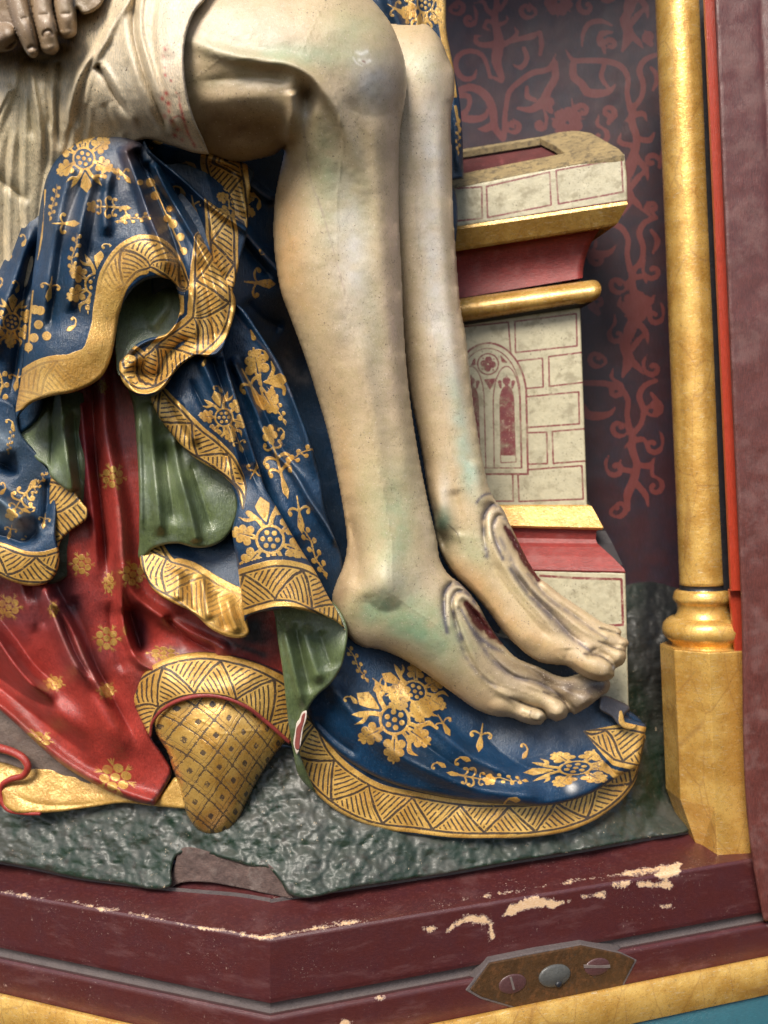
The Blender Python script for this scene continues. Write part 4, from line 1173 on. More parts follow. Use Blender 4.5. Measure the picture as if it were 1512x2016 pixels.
near_blobs = [(560, 100, 170, 26, 5, GRN, .7), (480, 60, 130, 40, 0, PNK, .5), (640, 40, 60, 60, 0, YEL, .35), (700, 60, 60, 40, 0, GRN, .35), (460, 250, 120, 45, 0, BRN, .85), (430, 160, 70, 14, 0, (.25, .22, .11), .5),
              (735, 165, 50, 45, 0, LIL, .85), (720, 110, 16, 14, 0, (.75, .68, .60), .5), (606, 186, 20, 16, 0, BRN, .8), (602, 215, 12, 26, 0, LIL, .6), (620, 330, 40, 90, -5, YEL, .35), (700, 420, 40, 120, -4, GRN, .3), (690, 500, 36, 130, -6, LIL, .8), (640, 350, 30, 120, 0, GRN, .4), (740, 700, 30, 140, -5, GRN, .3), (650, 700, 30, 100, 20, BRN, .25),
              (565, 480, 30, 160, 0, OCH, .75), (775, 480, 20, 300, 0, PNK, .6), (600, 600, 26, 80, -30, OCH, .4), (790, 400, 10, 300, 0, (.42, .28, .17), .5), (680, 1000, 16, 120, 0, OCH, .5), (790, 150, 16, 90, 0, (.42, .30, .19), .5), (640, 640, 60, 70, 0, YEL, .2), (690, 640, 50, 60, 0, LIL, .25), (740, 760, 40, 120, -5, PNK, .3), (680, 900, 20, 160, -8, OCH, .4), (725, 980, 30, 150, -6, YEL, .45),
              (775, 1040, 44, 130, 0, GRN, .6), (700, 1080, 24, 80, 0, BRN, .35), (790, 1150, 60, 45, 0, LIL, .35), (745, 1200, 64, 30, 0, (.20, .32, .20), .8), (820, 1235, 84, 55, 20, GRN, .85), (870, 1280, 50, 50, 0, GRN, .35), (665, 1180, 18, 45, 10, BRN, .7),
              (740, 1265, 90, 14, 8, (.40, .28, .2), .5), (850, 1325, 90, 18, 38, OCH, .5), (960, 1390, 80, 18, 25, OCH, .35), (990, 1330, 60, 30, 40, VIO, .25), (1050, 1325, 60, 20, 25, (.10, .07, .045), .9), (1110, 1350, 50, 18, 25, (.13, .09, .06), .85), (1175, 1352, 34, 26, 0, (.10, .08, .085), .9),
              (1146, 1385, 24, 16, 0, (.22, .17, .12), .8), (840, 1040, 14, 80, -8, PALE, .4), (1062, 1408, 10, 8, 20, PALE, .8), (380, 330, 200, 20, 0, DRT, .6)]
near_strokes = [([(703, 103), (712, 106), (722, 102)], 3.5, (.85, .80, .72), 1.3), ([(708, 118), (716, 122), (728, 120)], 3.5, (.85, .80, .72), 1.3), ([(714, 120), (718, 122)], 2.5, (.25, .12, .07), 1), ([(695, 112), (702, 124), (714, 130)], 1.5, (.8, .75, .68), 1), ([(880, 1245), (874, 1195), (878, 1162), (893, 1148), (912, 1153), (935, 1178)], 6, VIO, .9), ([(910, 1258), (895, 1215), (890, 1182), (900, 1165), (915, 1166), (935, 1187)], 4.5, VIO, .9),
                ([(884, 1230), (882, 1195), (888, 1165), (897, 1156), (910, 1158)], 2.5, PALE, .8), ([(903, 1215), (900, 1185), (910, 1172), (922, 1178)], 3, PALE, .8),
                ([(918, 1188), (935, 1212), (960, 1240), (988, 1264)], [5, 11, 11, 5], BLOOD, 2.6), ([(908, 1200), (930, 1240), (960, 1268), (990, 1285)], [3, 5, 6, 4], VIO, .8),
                ([(895, 1230), (912, 1280), (940, 1325), (975, 1352)], [5, 6, 5, 4], VIO, .55), ([(930, 1240), (965, 1292), (1010, 1330), (1060, 1345), (1105, 1370)], [6, 7, 6, 5, 4], VIO, .65),
                ([(598, 245), (602, 290), (608, 330), (613, 362), (625, 390), (650, 470), (680, 580)], [1.6, 1.2, 1.6, 2.6, 1.2, 1.0, 1.4], (.28, .18, .17), .45), ([(1046, 1400), (1042, 1408), (1050, 1417), (1064, 1418)], 1.6, DRT, .8),
                ([(1000, 1372), (1040, 1388), (1073, 1402), (1080, 1420)], 2.4, (.09,.06,.045), .95), ([(1070, 1362), (1112, 1384), (1122, 1402)], 2.4, (.09,.06,.045), .95), ([(710, 1270), (760, 1284), (820, 1312)], 4, DRT, .4), ([(945, 1195), (970, 1232), (995, 1268)], 3, DRT, .7)]
def near_paint(X, Y, d, H): return {'col': tint(X, Y, SKIN, near_blobs, near_strokes, .10)}
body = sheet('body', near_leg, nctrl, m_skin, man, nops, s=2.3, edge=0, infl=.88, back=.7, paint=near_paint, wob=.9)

far_leg = [(720, 70), (745, 42), (776, 45), (814, 47), (841, 46), (857, 60), (874, 86), (884, 112), (895, 139), (898, 162), (897, 185), (892, 212), (890, 248), (892, 298), (893, 364), (895, 430), (900, 496), (905, 562), (913, 628), (917, 645), (922, 679), (927, 733), (936, 806), (946, 870), (955, 917),
           (967, 965), (977, 984), (993, 1003), (1003, 1025), (1016, 1051), (1031, 1083), (1047, 1112), (1066, 1138), (1080, 1148), (1103, 1167), (1133, 1187), (1163, 1207), (1190, 1224), (1212, 1231), (1222, 1236), (1226, 1247), (1222, 1250), (1236, 1256), (1240, 1268), (1234, 1278), (1236, 1290), (1232, 1304), (1222, 1314),
           (1213, 1318), (1212, 1332), (1200, 1341), (1183, 1344), (1160, 1339), (1135, 1326), (1115, 1313), (1092, 1311), (1063, 1306), (1040, 1293), (1015, 1272), (985, 1240), (960, 1205), (925, 1165), (890, 1130), (868, 1095), (856, 1056), (851, 1021), (842, 980), (834, 930), (822, 860), (805, 780), (790, 690), (775, 600), (750, 500), (730, 300), (715, 160)]
fctrl = [(800, 80, -50), (860, 200, -55), (800, 500, -75), (880, 500, -75), (900, 700, -85), (850, 900, -95), (920, 940, -90), (900, 1080, -100), (1000, 1100, -95), (1000, 1200, -90), (1100, 1200, -100), (1060, 1290, -78), (1150, 1310, -72), (1220, 1240, -105), (1225, 1290, -95)]
fops = [
    ('b', 850, 130, 36, 60, 0, 8), ('r', [(862, 200), (868, 420), (885, 640), (910, 850)], 13, 5), ('v', [(818, 300), (830, 500), (850, 700)], 22, 4),
    ('b', 868, 1000, 16, 42, -14, 14), ('b', 868, 1065, 22, 20, 0, -22), ('v', [(892, 960), (905, 1020), (905, 1060)], 12, 7), ('r', [(935, 900), (945, 960), (955, 1000)], 13, 6),
    ('r', [(880, 1075), (915, 1135), (960, 1195), (1010, 1245), (1070, 1280)], 22, 8), 
    ('v', [(958, 1095), (952, 1045), (955, 1010), (970, 992), (990, 1000), (1008, 1030)], 4, 17, (.35, .2)), ('v', [(990, 1100), (975, 1060), (972, 1030), (982, 1014), (996, 1020), (1010, 1045)], 3.5, 14, (.3, .2)),
    ('v', [(995, 1035), (1015, 1070), (1038, 1105), (1062, 1145)], [4, 6, 6, 4], [9, 24, 24, 8]), 
    ('r', [(965, 1010), (975, 1080), (1010, 1140), (1060, 1200), (1110, 1260)], 9, 8, (.1, .2)), ('v', [(955, 1080), (985, 1140), (1030, 1200), (1070, 1245), (1100, 1265)], 9, 7, (.2, .2)),
    ('v', [(1000, 1110), (1040, 1165), (1090, 1215), (1130, 1255), (1165, 1275)], 7, 18, (.2, .2)), ('r', [(1010, 1100), (1050, 1160), (1100, 1200), (1150, 1240), (1200, 1265)], 8, 9, (.15, .2)),
    ('v', [(1040, 1130), (1080, 1175), (1130, 1210), (1170, 1240), (1195, 1256)], 6, 11, (.2, .1)), ('r', [(1060, 1140), (1110, 1182), (1160, 1215), (1200, 1232)], 7, 7, (.15, .1)),
    ('v', [(1080, 1155), (1130, 1195), (1175, 1225), (1200, 1240)], 5, 6, (.2, .1)),
    ('t', [(1030, 1240, -120, 38), (1090, 1268, -78, 36), (1135, 1293, -58, 26), (1175, 1313, -52, 28), (1184, 1316, -52, 27)], 1.3, 10),
    ('t', [(1110, 1240, -110, 20), (1175, 1268, -74, 18), (1205, 1288, -74, 20), (1214, 1292, -74, 22)], 1.3, 5),
    ('t', [(1140, 1222, -115, 16), (1190, 1246, -88, 15), (1215, 1262, -90, 16), (1222, 1266, -90, 17)], 1.2, 4),
    ('t', [(1160, 1210, -118, 12), (1205, 1235, -102, 11), (1215, 1240, -102, 12)], 1.2, 4),
    ('v', [(1165, 1284), (1170, 1276), (1182, 1280), (1200, 1296)], 3, 3), ('v', [(1158, 1300), (1164, 1284), (1178, 1278)], 3, 4), ('v', [(1150, 1285), (1188, 1294), (1208, 1312), (1213, 1322)], 4, 15, (.3, 0)),
    ('v', [(1180, 1262), (1215, 1276), (1236, 1282)], 3.5, 13, (.3, 0)), ('v', [(1180, 1236), (1224, 1250)], 3, 10, (.3, 0)), ('v', [(1108, 1302), (1118, 1290), (1118, 1275)], 9, 4),
]
far_blobs = [(830, 70, 50, 30, 0, OCH, .3), (835, 130, 30, 40, 0, GRN, .35), (850, 300, 26, 160, 0, LIL, .85), (855, 560, 26, 180, -3, LIL, .9), (885, 700, 20, 120, -8, LIL, .6), (893, 420, 8, 280, -2, PNK, .4), (880, 95, 16, 40, 20, BRN, .4), (905, 830, 16, 100, -10, TEAL, .5), (925, 930, 20, 60, -10, TEAL, .6),
             (875, 960, 12, 50, 0, LIL, .5), (868, 1030, 24, 34, 0, (.10, .20, .15), .8), (880, 1075, 34, 34, 0, (.12, .10, .06), .7), (930, 1080, 40, 40, 0, GRN, .5), (905, 1110, 30, 20, 40, BRN, .4), (930, 1150, 26, 60, -38, OCH, .75), (990, 1215, 26, 70, -42, OCH, .6), (1060, 1265, 50, 24, 30, OCH, .55), (1010, 1150, 26, 80, -38, YEL, .5), (1140, 1310, 50, 12, 25, OCH, .5),
             (1090, 1215, 60, 18, 42, VIO, .3), (1170, 1285, 14, 10, 0, (.25, .17, .09), .7), (1070, 1302, 60, 8, 12, BRN, .6), (1010, 1060, 12, 30, -30, PALE, .3), (840, 900, 12, 110, -8, BRN, .35), (1190, 1335, 30, 8, 0, BRN, .4)]
far_strokes = [([(958, 1095), (952, 1045), (955, 1012), (970, 994), (990, 1002), (1008, 1032)], 5.5, VIO, .85), ([(990, 1100), (975, 1060), (972, 1032), (982, 1016), (996, 1022), (1010, 1047)], 4.5, VIO, .85), ([(965, 1060), (962, 1030), (968, 1010), (980, 1003)], 2.6, PALE, .8),
               ([(995, 1038), (1015, 1070), (1038, 1105), (1060, 1142)], [4, 8, 8, 4], BLOOD, 2.6), ([(985, 1060), (1010, 1110), (1045, 1160), (1085, 1200)], [5, 6, 5, 4], VIO, .6), ([(1005, 1120), (1040, 1168), (1090, 1218), (1130, 1258), (1160, 1280)], [5, 7, 7, 8, 3], VIO, .75),
               ([(1040, 1130), (1080, 1178), (1130, 1212), (1170, 1242), (1195, 1258)], [4, 5, 5, 4, 3], VIO, .6), ([(1165, 1290), (1163, 1282), (1172, 1277)], 2.5, DRT, .9), ([(1150, 1287), (1188, 1295), (1208, 1313), (1213, 1322)], 2.4, (.09,.06,.045), .95), ([(1178, 1262), (1215, 1277), (1236, 1283)], 2.2, (.09,.06,.045), .95),
               ([(945, 980), (938, 990), (950, 976), (975, 970)], 3, VIO, .9), ([(885, 1035), (900, 1050), (906, 1068)], 1.5, DRT, .8), ([(1180, 1236), (1224, 1250)], 2.0, (.09,.06,.045), .9), ([(1208, 1314), (1209, 1316)], 3, (.9, .85, .8), 1), ([(895, 235), (893, 238)], 4, (.9, .85, .8), 1)]
sheet('far_leg', far_leg, fctrl, m_skin, man, fops, s=2.3, edge=0, infl=.85, back=.7, wob=.9, paint=lambda X, Y, d, H: {'col': tint(X, Y, SKIN, far_blobs, far_strokes, .10, 8)})

# hand
def hand_paint(X, Y, d, H):
    return {'col': tint(X, Y, (.33, .22, .125), [(20, 60, 30, 40, 0, (.16, .10, .06), .5), (150, 10, 30, 20, 0, (.30, .26, .18), .4)],
                        [([(44, 30), (62, 92)], 3, BRN, .5), ([(84, 25), (86, 70), (88, 90)], 1.8, BRN, .2), ([(52, 98), (66, 92), (73, 100)], 1.6, BRN, .7), ([(84, 76), (87, 62), (100, 60), (104, 74)], 1.6, BRN, .7), ([(57, 20), (63, 60), (74, 100)], 3, DRT, .9), ([(101, 10), (106, 50), (116, 85)], 3, DRT, .9), ([(142, 5), (150, 40)], 3, DRT, .9)])}
hand_o = [(-60, -60), (225, -60), (210, -20), (200, 10), (182, 24), (163, 28), (152, 16), (152, 50), (150, 68), (140, 75), (124, 76), (113, 66), (115, 80), (116, 98), (108, 107), (92, 106), (80, 97), (76, 90), (77, 105), (70, 114), (60, 113), (52, 104), (40, 80), (32, 60), (36, 85), (25, 98), (0, 102), (-60, 100)]
sheet('hand', hand_o, [(0, -20, 150), (100, -20, 165), (200, -20, 175), (60, 90, 150), (140, 60, 165), (0, 90, 130)], m_skin, man, [
    ('n', 20, 1),
    ('t', [(-40, 75, 136, 26), (0, 70, 136, 28), (12, 66, 136, 22)], 1, 4),
    ('t', [(22, -40, 166, 21), (38, 20, 168, 19), (50, 60, 168, 18), (62, 97, 160, 15)], 1, 4), ('t', [(80, -40, 172, 21), (84, 20, 174, 20), (92, 55, 174, 20), (98, 87, 166, 18)], 1, 4),
    ('t', [(122, -40, 168, 20), (125, 10, 170, 19), (130, 35, 168, 19), (132, 58, 162, 17)], 1, 4), ('t', [(170, -40, 156, 18), (168, 10, 152, 16), (167, 12, 152, 15)], 1, 4),
    ('v', [(53, 98), (64, 91), (73, 98)], 2.2, 3), ('v', [(84, 78), (87, 63), (98, 60), (105, 74)], 2.2, 3), ('v', [(40, 38), (56, 34)], 4, 2.5), ('v', [(75, 30), (98, 28)], 4, 2.5), ('v', [(118, 28), (142, 26)], 4, 2.5)],
    s=2, edge=7, edepth=10, thick=40, wob=.5, paint=hand_paint)

# loincloth
CLOTH = (.54, .445, .295)
def cloth_paint(X, Y, d, H):
    red = (.42, .03, .03)
    dots = [(324, 96, 3), (322, 110, 3), (324, 133, 2), (325, 147, 2.5), (327, 183, 4), (319, 193, 4), (331, 203, 4.5), (332, 217, 4), (323, 228, 4), (337, 239, 4.5), (349, 255, 3), (344, 265, 4.5), (358, 275, 4), (336, 158, 2), (347, 182, 2)]
    st = [([(a, b), (a + 1, b + 2)], r, red, .9) for a, b, r in dots]
    st += [([(352, 185), (355, 210), (362, 235), (370, 262), (385, 290)], [1.5, 3, 3, 2.5, 3], red, .8), ([(362, 235), (350, 228), (342, 232)], 1.6, red, .8), ([(340, 240), (355, 255), (372, 270)], 2, red, .35)]
    g1 = (.24, .19, .11); g2 = (.62, .60, .55)
    st += [([(72, 90), (60, 118)], 8, DRT, .5), ([(100, 112), (85, 128)], 8, DRT, .5), ([(189, 126), (205, 150), (222, 183)], 4, g1, .8), ([(263, 20), (265, 74), (274, 111), (292, 167), (315, 222), (333, 267)], 5, g1, .6), ([(59, 141), (68, 200), (74, 260), (78, 333)], 4, g1, .5),
           ([(117, 118), (112, 207), (118, 280)], 5, g1, .5), ([(404, -20), (385, 20), (370, 56), (362, 100), (363, 150), (370, 200), (385, 245), (410, 300)], 2.5, (.12, .10, .09), .8), ([(390, 0), (376, 40), (366, 90), (366, 140)], 3, g2, .6)]
    return {'col': tint(X, Y, CLOTH, [(60, 260, 60, 90, 0, (.36, .32, .18), .45), (240, 170, 60, 90, 0, (.55, .50, .40), .4), (340, 120, 30, 150, 0, (.60, .50, .38), .5), (20, 390, 70, 60, 20, (.22, .20, .12), .6), (350, 290, 50, 16, 20, BRN, .5), (220, 260, 70, 24, 0, (.3, .26, .18), .45)], st, .12, 5)}
m_linen = painted('painted_linen', None, .35, rough=.40, coat=.3, coatr=.22, grain=((6, 6, 1), 12, .7), speck=.9, speck_col=(.10, .07, .04), bumpd=.6)
loin_o = [(-60, -60), (-60, -60), (425, -60), (425, -60), (404, 0), (385, 22), (370, 56), (363, 93), (362, 126), (366, 167), (374, 207), (385, 241), (400, 274), (412, 304), (412, 304), (389, 302), (333, 285), (285, 274), (240, 300), (180, 380), (150, 480), (60, 560), (-60, 640)]
lops = [('r', [(300, -60), (237, 22), (200, 85), (159, 141), (137, 207), (126, 290)], 11, 15, (0, .2)), ('r', [(350, -60), (330, 40), (325, 120)], 20, 5), ('v', [(280, -40), (215, 40), (178, 92), (140, 150), (118, 220)], 8, 8, (.1, .2)),
        ('v', [(189, 126), (205, 150), (222, 183), (262, 240)], 6, 16, (.05, .3)), ('r', [(196, 118), (222, 160), (240, 196), (275, 256)], 8, 9, (.1, .2)),
        ('v', [(270, -30), (263, 22), (265, 74), (274, 111), (292, 167), (315, 222), (333, 267)], 6, 14, (0, .1)), ('r', [(284, -30), (276, 22), (278, 74), (288, 111), (306, 167), (328, 222), (345, 267)], 7, 10, (0, .1)), ('r', [(243, 0), (248, 74), (262, 130), (285, 190), (310, 250)], 10, 6),
        ('r', [(59, 125), (66, 180), (74, 222), (80, 270), (84, 340)], 8, 12, (.1, .3)), ('v', [(52, 130), (58, 200), (66, 280)], 6, 8), ('v', [(95, 118), (94, 180), (100, 260)], 6, 8), ('r', [(105, 118), (102, 180), (108, 260)], 6, 7),
        ('v', [(118, 118), (115, 170), (112, 230), (118, 300)], 7, 13, (.05, .2)), ('r', [(22, 163), (8, 190), (-20, 240)], 9, 12), ('r', [(40, 110), (28, 150), (5, 215), (-30, 290)], 8, 8), ('v', [(-30, 330), (20, 370), (60, 400)], 8, 12), ('b', 80, 130, 60, 22, 10, -14), ('v', [(40, 100), (70, 122), (105, 115), (135, 85)], 10, 10)]
for p, w, a in (([(150, 130), (135, 180), (128, 260)], 5, 9), ([(215, 60), (185, 110), (165, 170), (150, 260)], 5, 9), ([(250, 110), (262, 160), (290, 225), (318, 268)], 5, 9), ([(310, -20), (300, 60), (312, 140), (335, 210), (352, 255)], 5, 7), 
                ([(30, 130), (18, 180), (-10, 250), (-30, 330)], 5, 10), ([(45, 150), (40, 230), (38, 320), (40, 420), (50, 540)], 5, 10), ([(20, 240), (12, 330), (8, 440), (10, 560)], 6, 12), ([(-5, 260), (-15, 340), (-22, 440), (-20, 560)], 6, 9), ([(90, 230), (92, 300), (80, 390), (70, 480)], 5, 10), ([(140, 240), (130, 300), (115, 340)], 5, 8), ([(170, 200), (165, 250), (160, 290)], 5, 7), ([(205, 200), (220, 240), (240, 270)], 5, 7)):
    lops += [('v', p, w + 2, a * .6, (.15, .15)), ('r', [(x + 9, y) for x, y in p], 7, a * .45, (.15, .15))]
sheet('loincloth', loin_o, [(-60, 0, 60), (100, 0, 95), (300, -40, 195), (420, 0, 225), (260, 60, 190), (372, 100, 238), (330, 150, 225), (385, 200, 222), (350, 240, 190), (200, 160, 150), (60, 160, 95), (-60, 150, 60), (400, 255, 195), (408, 300, 150), (330, 280, 112), (230, 280, 75), (60, 280, 70), (-60, 280, 40), (60, 420, 30), (-60, 500, 10)],
      m_linen, man, lops, s=2.3, edge=7, edepth=7, thick=60, paint=cloth_paint)

# ------------------------------------------------------------------ the seated woman's robes and shoe
def deep(ops, k=1.4):
    out = []
    for o in ops:
        if o[0] in 'rv' and not isinstance(o[3], (list, tuple)): o = (o[0], o[1], o[2], o[3] * k) + tuple(o[4:])
        out.append(o)
    return out
woman = thing('woman_statue', 'carved seated woman in blue and gold mantle over red gown, one gold shoe showing', 'statue')
BLUE = (.005, .026, .062)
m_blue = painted('blue_mantle_paint', None, .45, gold=True, band=True, period=98, rough=.38, spec=.3, coat=.42, coatr=.11, grain=((5, 5, .9), 14, .45), speck=.5, speck_col=(.10, .12, .16), bumpd=.7, gold_bright=.92, gfade=.25)
m_green = painted('green_lining_paint', (.085, .115, .048), .5, rough=.35, coat=.5, coatr=.10, grain=((5, 5, .9), 12, .6), speck=.7, speck_col=(.03, .035, .02), bumpd=.7, weather=((.15, .18, .14), 45, .48, .5))
m_red = painted('red_gown_paint', None, .5, gold=True, band=True, period=90, rough=.38, spec=.35, coat=.25, coatr=.10, grain=((6, 6, 1.5), 14, .5), speck=.7, speck_col=(.05, .02, .02), bumpd=.6, gold_bright=.72, gfade=.6)
m_gold_hem = painted('gilded_hem_paint', None, .2, gold=True, band=True, period=58, rough=.35, coat=.2, bumpd=.8, gold_bright=.72)
DUST = (.10, .10, .13)
def robe(ms=(), bs=(), blobs=(), strokes=(), base=BLUE, var=.25, extra_gold=None):
    def f(X, Y, d, H):
        o = bands(X, Y, bs) if bs else {'bm': np.full(len(X), -30.), 'bu': X * 0, 'bv': Y * 0, 'bw': X * 0 + 20, 'bi': X * 0 + 1}
        o['gold'] = motifs(X, Y, ms)
        if extra_gold: o['gold'] = np.maximum(o['gold'], extra_gold(X, Y))
        o['gold'] = np.where(o['bm'] > -7, -6, o['gold'])
        o['col'] = tint(X, Y, base, blobs, strokes, var)
        return o
    return f

_sheet = sheet
def sheet(name, outline, ctrl, mat, parent, ops=(), **k):
    if mat.name in ('blue_mantle_paint', 'green_lining_paint') and not k.pop('nodeep', 0): ops = deep(ops, 1.6)
    return _sheet(name, outline, ctrl, mat, parent, ops, **k)

# far mantle behind the knees
sheet('mantle', [(700, -70), (700, -70), (880, -70), (880, -70), (878, 0), (879, 60), (888, 110), (904, 190), (910, 260), (913, 352), (913, 352), (860, 360), (700, 330)],
      [(700, 0, -120), (880, 0, -160), (900, 300, -190), (740, 300, -150)], m_blue, woman, [('r', [(745, -60), (790, 60), (850, 200)], 14, 12), ('r', [(815, -60), (822, 60)], 7, 8, (0, 0)), ('r', [(890, 160), (903, 350)], 6, 5)],
      s=2.5, edge=6, thick=40, paint=robe([('pom', 838, 5, 22, 10, .8), ('tip', 775, 15, 16, -60), ('vine', 806, 10, 18, 10), ('vine', 902, 270, 16, 0, .5)],
      extra_gold=lambda X, Y: np.maximum(stroke_sd(X, Y, [(868, -60), (872, 40), (884, 120), (897, 190)], [9, 10, 8, 3]), stroke_sd(X, Y, [(897, 210), (905, 260)], [3, 2]))))

# broad mantle behind and below the legs
back_o = [(330, 290), (480, 316), (560, 290), (700, 280), (880, 345), (885, 600), (895, 850), (930, 980), (980, 1250), (800, 1330), (600, 1330), (470, 1280), (330, 900), (300, 600)]
sheet('mantle', back_o, [(480, 330, -15), (560, 330, -90), (700, 330, -150), (500, 420, -15), (540, 470, -60), (480, 540, -5), (560, 560, -70), (470, 640, -20), (520, 640, -80), (600, 700, -190), (640, 850, -210), (680, 1000, -210), (700, 1150, -190), (900, 700, -260), (900, 1050, -230), (340, 700, -60), (400, 1000, -90), (560, 1200, -110), (720, 1290, -140), (960, 1250, -220)],
      m_blue, woman, [('r', [(470, 445), (500, 480), (540, 525), (580, 560)], 12, 22, (.1, .2)), ('v', [(470, 460), (505, 510), (540, 550)], 10, 8), ('r', [(485, 355), (515, 380), (545, 400)], 9, 20, (.1, .2)), ('v', [(480, 590), (520, 630), (560, 650)], 14, 10)],
      s=3, edge=4, thick=20, paint=robe([('tip', 500, 556, 22, -85, 1.25), ('clove', 512, 392, 18, 10), ('pom', 465, 400, 16, 0), ('clove', 512, 500, 9, 180)], strokes=[([(470, 445), (500, 478), (540, 522)], 2, DUST, .7), ([(484, 352), (515, 378), (545, 398)], 2.5, DUST, .8), ([(560, 700), (580, 738), (600, 745)], 14, (.10, .10, .11), .8)]))

# flat fold beside the shin
sheet('mantle_fold', [(420, 560), (455, 590), (480, 610), (504, 645), (530, 685), (552, 720), (565, 750), (585, 800), (612, 870), (630, 940), (642, 1010), (655, 1050), (672, 1095), (674, 1150), (680, 1222), (600, 1190), (480, 1090), (410, 900), (400, 700)],
      [(440, 600, 10), (500, 660, 10), (560, 760, 0), (430, 800, -10), (520, 800, 0), (600, 900, -5), (480, 950, -20), (640, 1050, -20), (560, 1000, 5), (600, 1100, -10), (670, 1150, -50), (600, 1230, -70)],
      m_blue, woman, [('r', [(470, 600), (520, 670), (560, 745), (600, 850), (625, 950)], 9, 9, (0, .2)), ('r', [(455, 700), (500, 800), (535, 880), (575, 925), (609, 982), (642, 1031), (668, 1077)], 8, 12, (.05, .05)),
       ('v', [(470, 700), (515, 800), (560, 890), (600, 950)], 9, 10), ('r', [(520, 900), (560, 1000), (600, 1080)], 18, 8)],
      s=2.3, edge=6, thick=50, paint=robe([('tip', 490, 752, 26, -28, .8, 1.25), ('sprig', 545, 905, 24, -16, 1, 1.35), ('vine', 600, 890, 20, 60, .8), ('vine', 545, 800, 18, -25, .8), ('vine', 620, 1090, 24, -25, .7, 1), ('clove', 520, 690, 17, -20), ('tip', 588, 1000, 22, -8, .9, 1.2), ('clove', 560, 850, 15, 20)],
      extra_gold=lambda X, Y: np.maximum.reduce([oak(X, Y, *zM([(235, 1500)])[0], -100, 62), oak(X, Y, *zM([(250, 1560)])[0], 62, 55), leaf(X, Y, *zM([(270, 1520)])[0], -8, 50, .26),
        stroke_sd(X, Y, zM([(300, 1500), (330, 1440), (315, 1380)]), [3, 4, 1]), stroke_sd(X, Y, zM([(330, 1540), (400, 1560), (400, 1600)]), [3, 4, 3]), stroke_sd(X, Y, zM([(180, 1175), (200, 1230)]), [1, 5])]),
      strokes=[([(440, 590), (480, 640), (540, 710), (575, 780)], 2, DUST, .7), ([(509, 830), (540, 890), (575, 925), (609, 982), (642, 1031), (668, 1077)], 1.3, (.12, .16, .22), .8), ([(455, 640), (475, 655)], 7, (.12, .18, .26), .5)]))

# red gown
gown_o = [(-60, 640), (330, 640), (330, 640), (420, 900), (500, 1160), (560, 1190), (590, 1300), (565, 1345), (480, 1330), (360, 1330), (290, 1360), (276, 1385), (284, 1419), (301, 1458), (323, 1489), (338, 1522), (327, 1548), (303, 1586), (303, 1586), (262, 1577), (218, 1560), (175, 1538), (131, 1512), (87, 1477), (44, 1437), (0, 1398), (-60, 1350)]
gops = [('r', [(60, 1150), (120, 1260), (190, 1380), (260, 1500)], 26, 16, (.1, .2)), ('v', [(100, 1120), (160, 1260), (225, 1380), (280, 1480)], 16, 14, (.1, .2)), ('r', [(-60, 1230), (20, 1310), (110, 1400), (200, 1470)], 26, 20, (0, .3)), ('v', [(-60, 1310), (20, 1370), (110, 1440), (190, 1500)], 14, 12, (0, .3)),
        ('r', [(195, 700), (205, 850), (222, 939), (236, 1030), (242, 1110), (262, 1170), (314, 1212), (371, 1246), (440, 1275)], [17, 18, 18, 17, 15, 13, 12, 10], [34, 42, 46, 48, 46, 42, 32, 14]),
        ('r', [(238, 1120), (240, 1196), (252, 1262), (275, 1304), (300, 1318)], [9, 8, 8, 8], [14, 28, 30, 20]), ('v', [(215, 1180), (222, 1260), (245, 1330)], 12, 8), ('b', 280, 1240, 22, 50, -18, -34), ('v', [(252, 1190), (266, 1240), (282, 1288)], 10, 34),
        ('r', [(345, 1300), (400, 1288), (470, 1290)], 12, 8), ('v', [(320, 1210), (380, 1262), (430, 1290)], 9, 24), ('v', [(182, 740), (190, 900), (205, 1050), (212, 1150)], 12, 26, (0, .2)), ('r', [(160, 800), (176, 950), (190, 1080), (192, 1160)], 9, 10, (0, .3)),
        ('r', [(80, 1140), (100, 1190), (124, 1255), (150, 1310), (195, 1365)], 12, 30, (.1, .3)), ('r', [(104, 1170), (140, 1235), (168, 1300), (206, 1368), (225, 1395)], 9, 26, (.1, .2)), ('v', [(95, 1180), (126, 1235), (150, 1290), (190, 1345)], 7, 12), ('v', [(140, 1170), (170, 1245), (195, 1320), (225, 1375)], 12, 12, (.1, .2)),
        ('r', [(-60, 1190), (0, 1265), (30, 1310), (68, 1352), (115, 1382)], 13, 36, (0, .25)), ('v', [(-40, 1170), (30, 1255), (70, 1310), (120, 1355)], 12, 14, (0, .2)), ('v', [(-60, 1290), (0, 1335), (60, 1375), (120, 1400)], 12, 14, (0, .2)),
        ('r', [(-60, 1345), (10, 1400), (60, 1445), (140, 1508), (220, 1550), (300, 1578)], 13, 14, (0, 0)), ('b', 200, 1440, 80, 60, 20, 16), ('r', [(30, 1110), (48, 1180), (70, 1250)], 10, 8), ('v', [(52, 1120), (76, 1190), (95, 1245)], 9, 9)]
def fl(*a): return ('flower',) + a
gown_m = [fl(222, 939, 24, 5), fl(200, 761, 15, 0, .8), fl(262, 1131, 25, 8), fl(210, 1257, 25, 0), fl(107, 1345, 19, 10, 1, .8), fl(210, 1360, 18, 0, 1, .9), fl(227, 1530, 33, 20, 1.1, .9), fl(161, 1111, 22, 0), fl(214, 1148, 22, 0, .55), fl(17, 1195, 24, 0), fl(322, 1286, 24, 0, 1.2, .6), fl(75, 1455, 27, 10, 1.1, .6),
          fl(105, 1200, 17, 0, .6), fl(246, 1240, 12, 0, .4)]
RED = (.27, .033, .025)
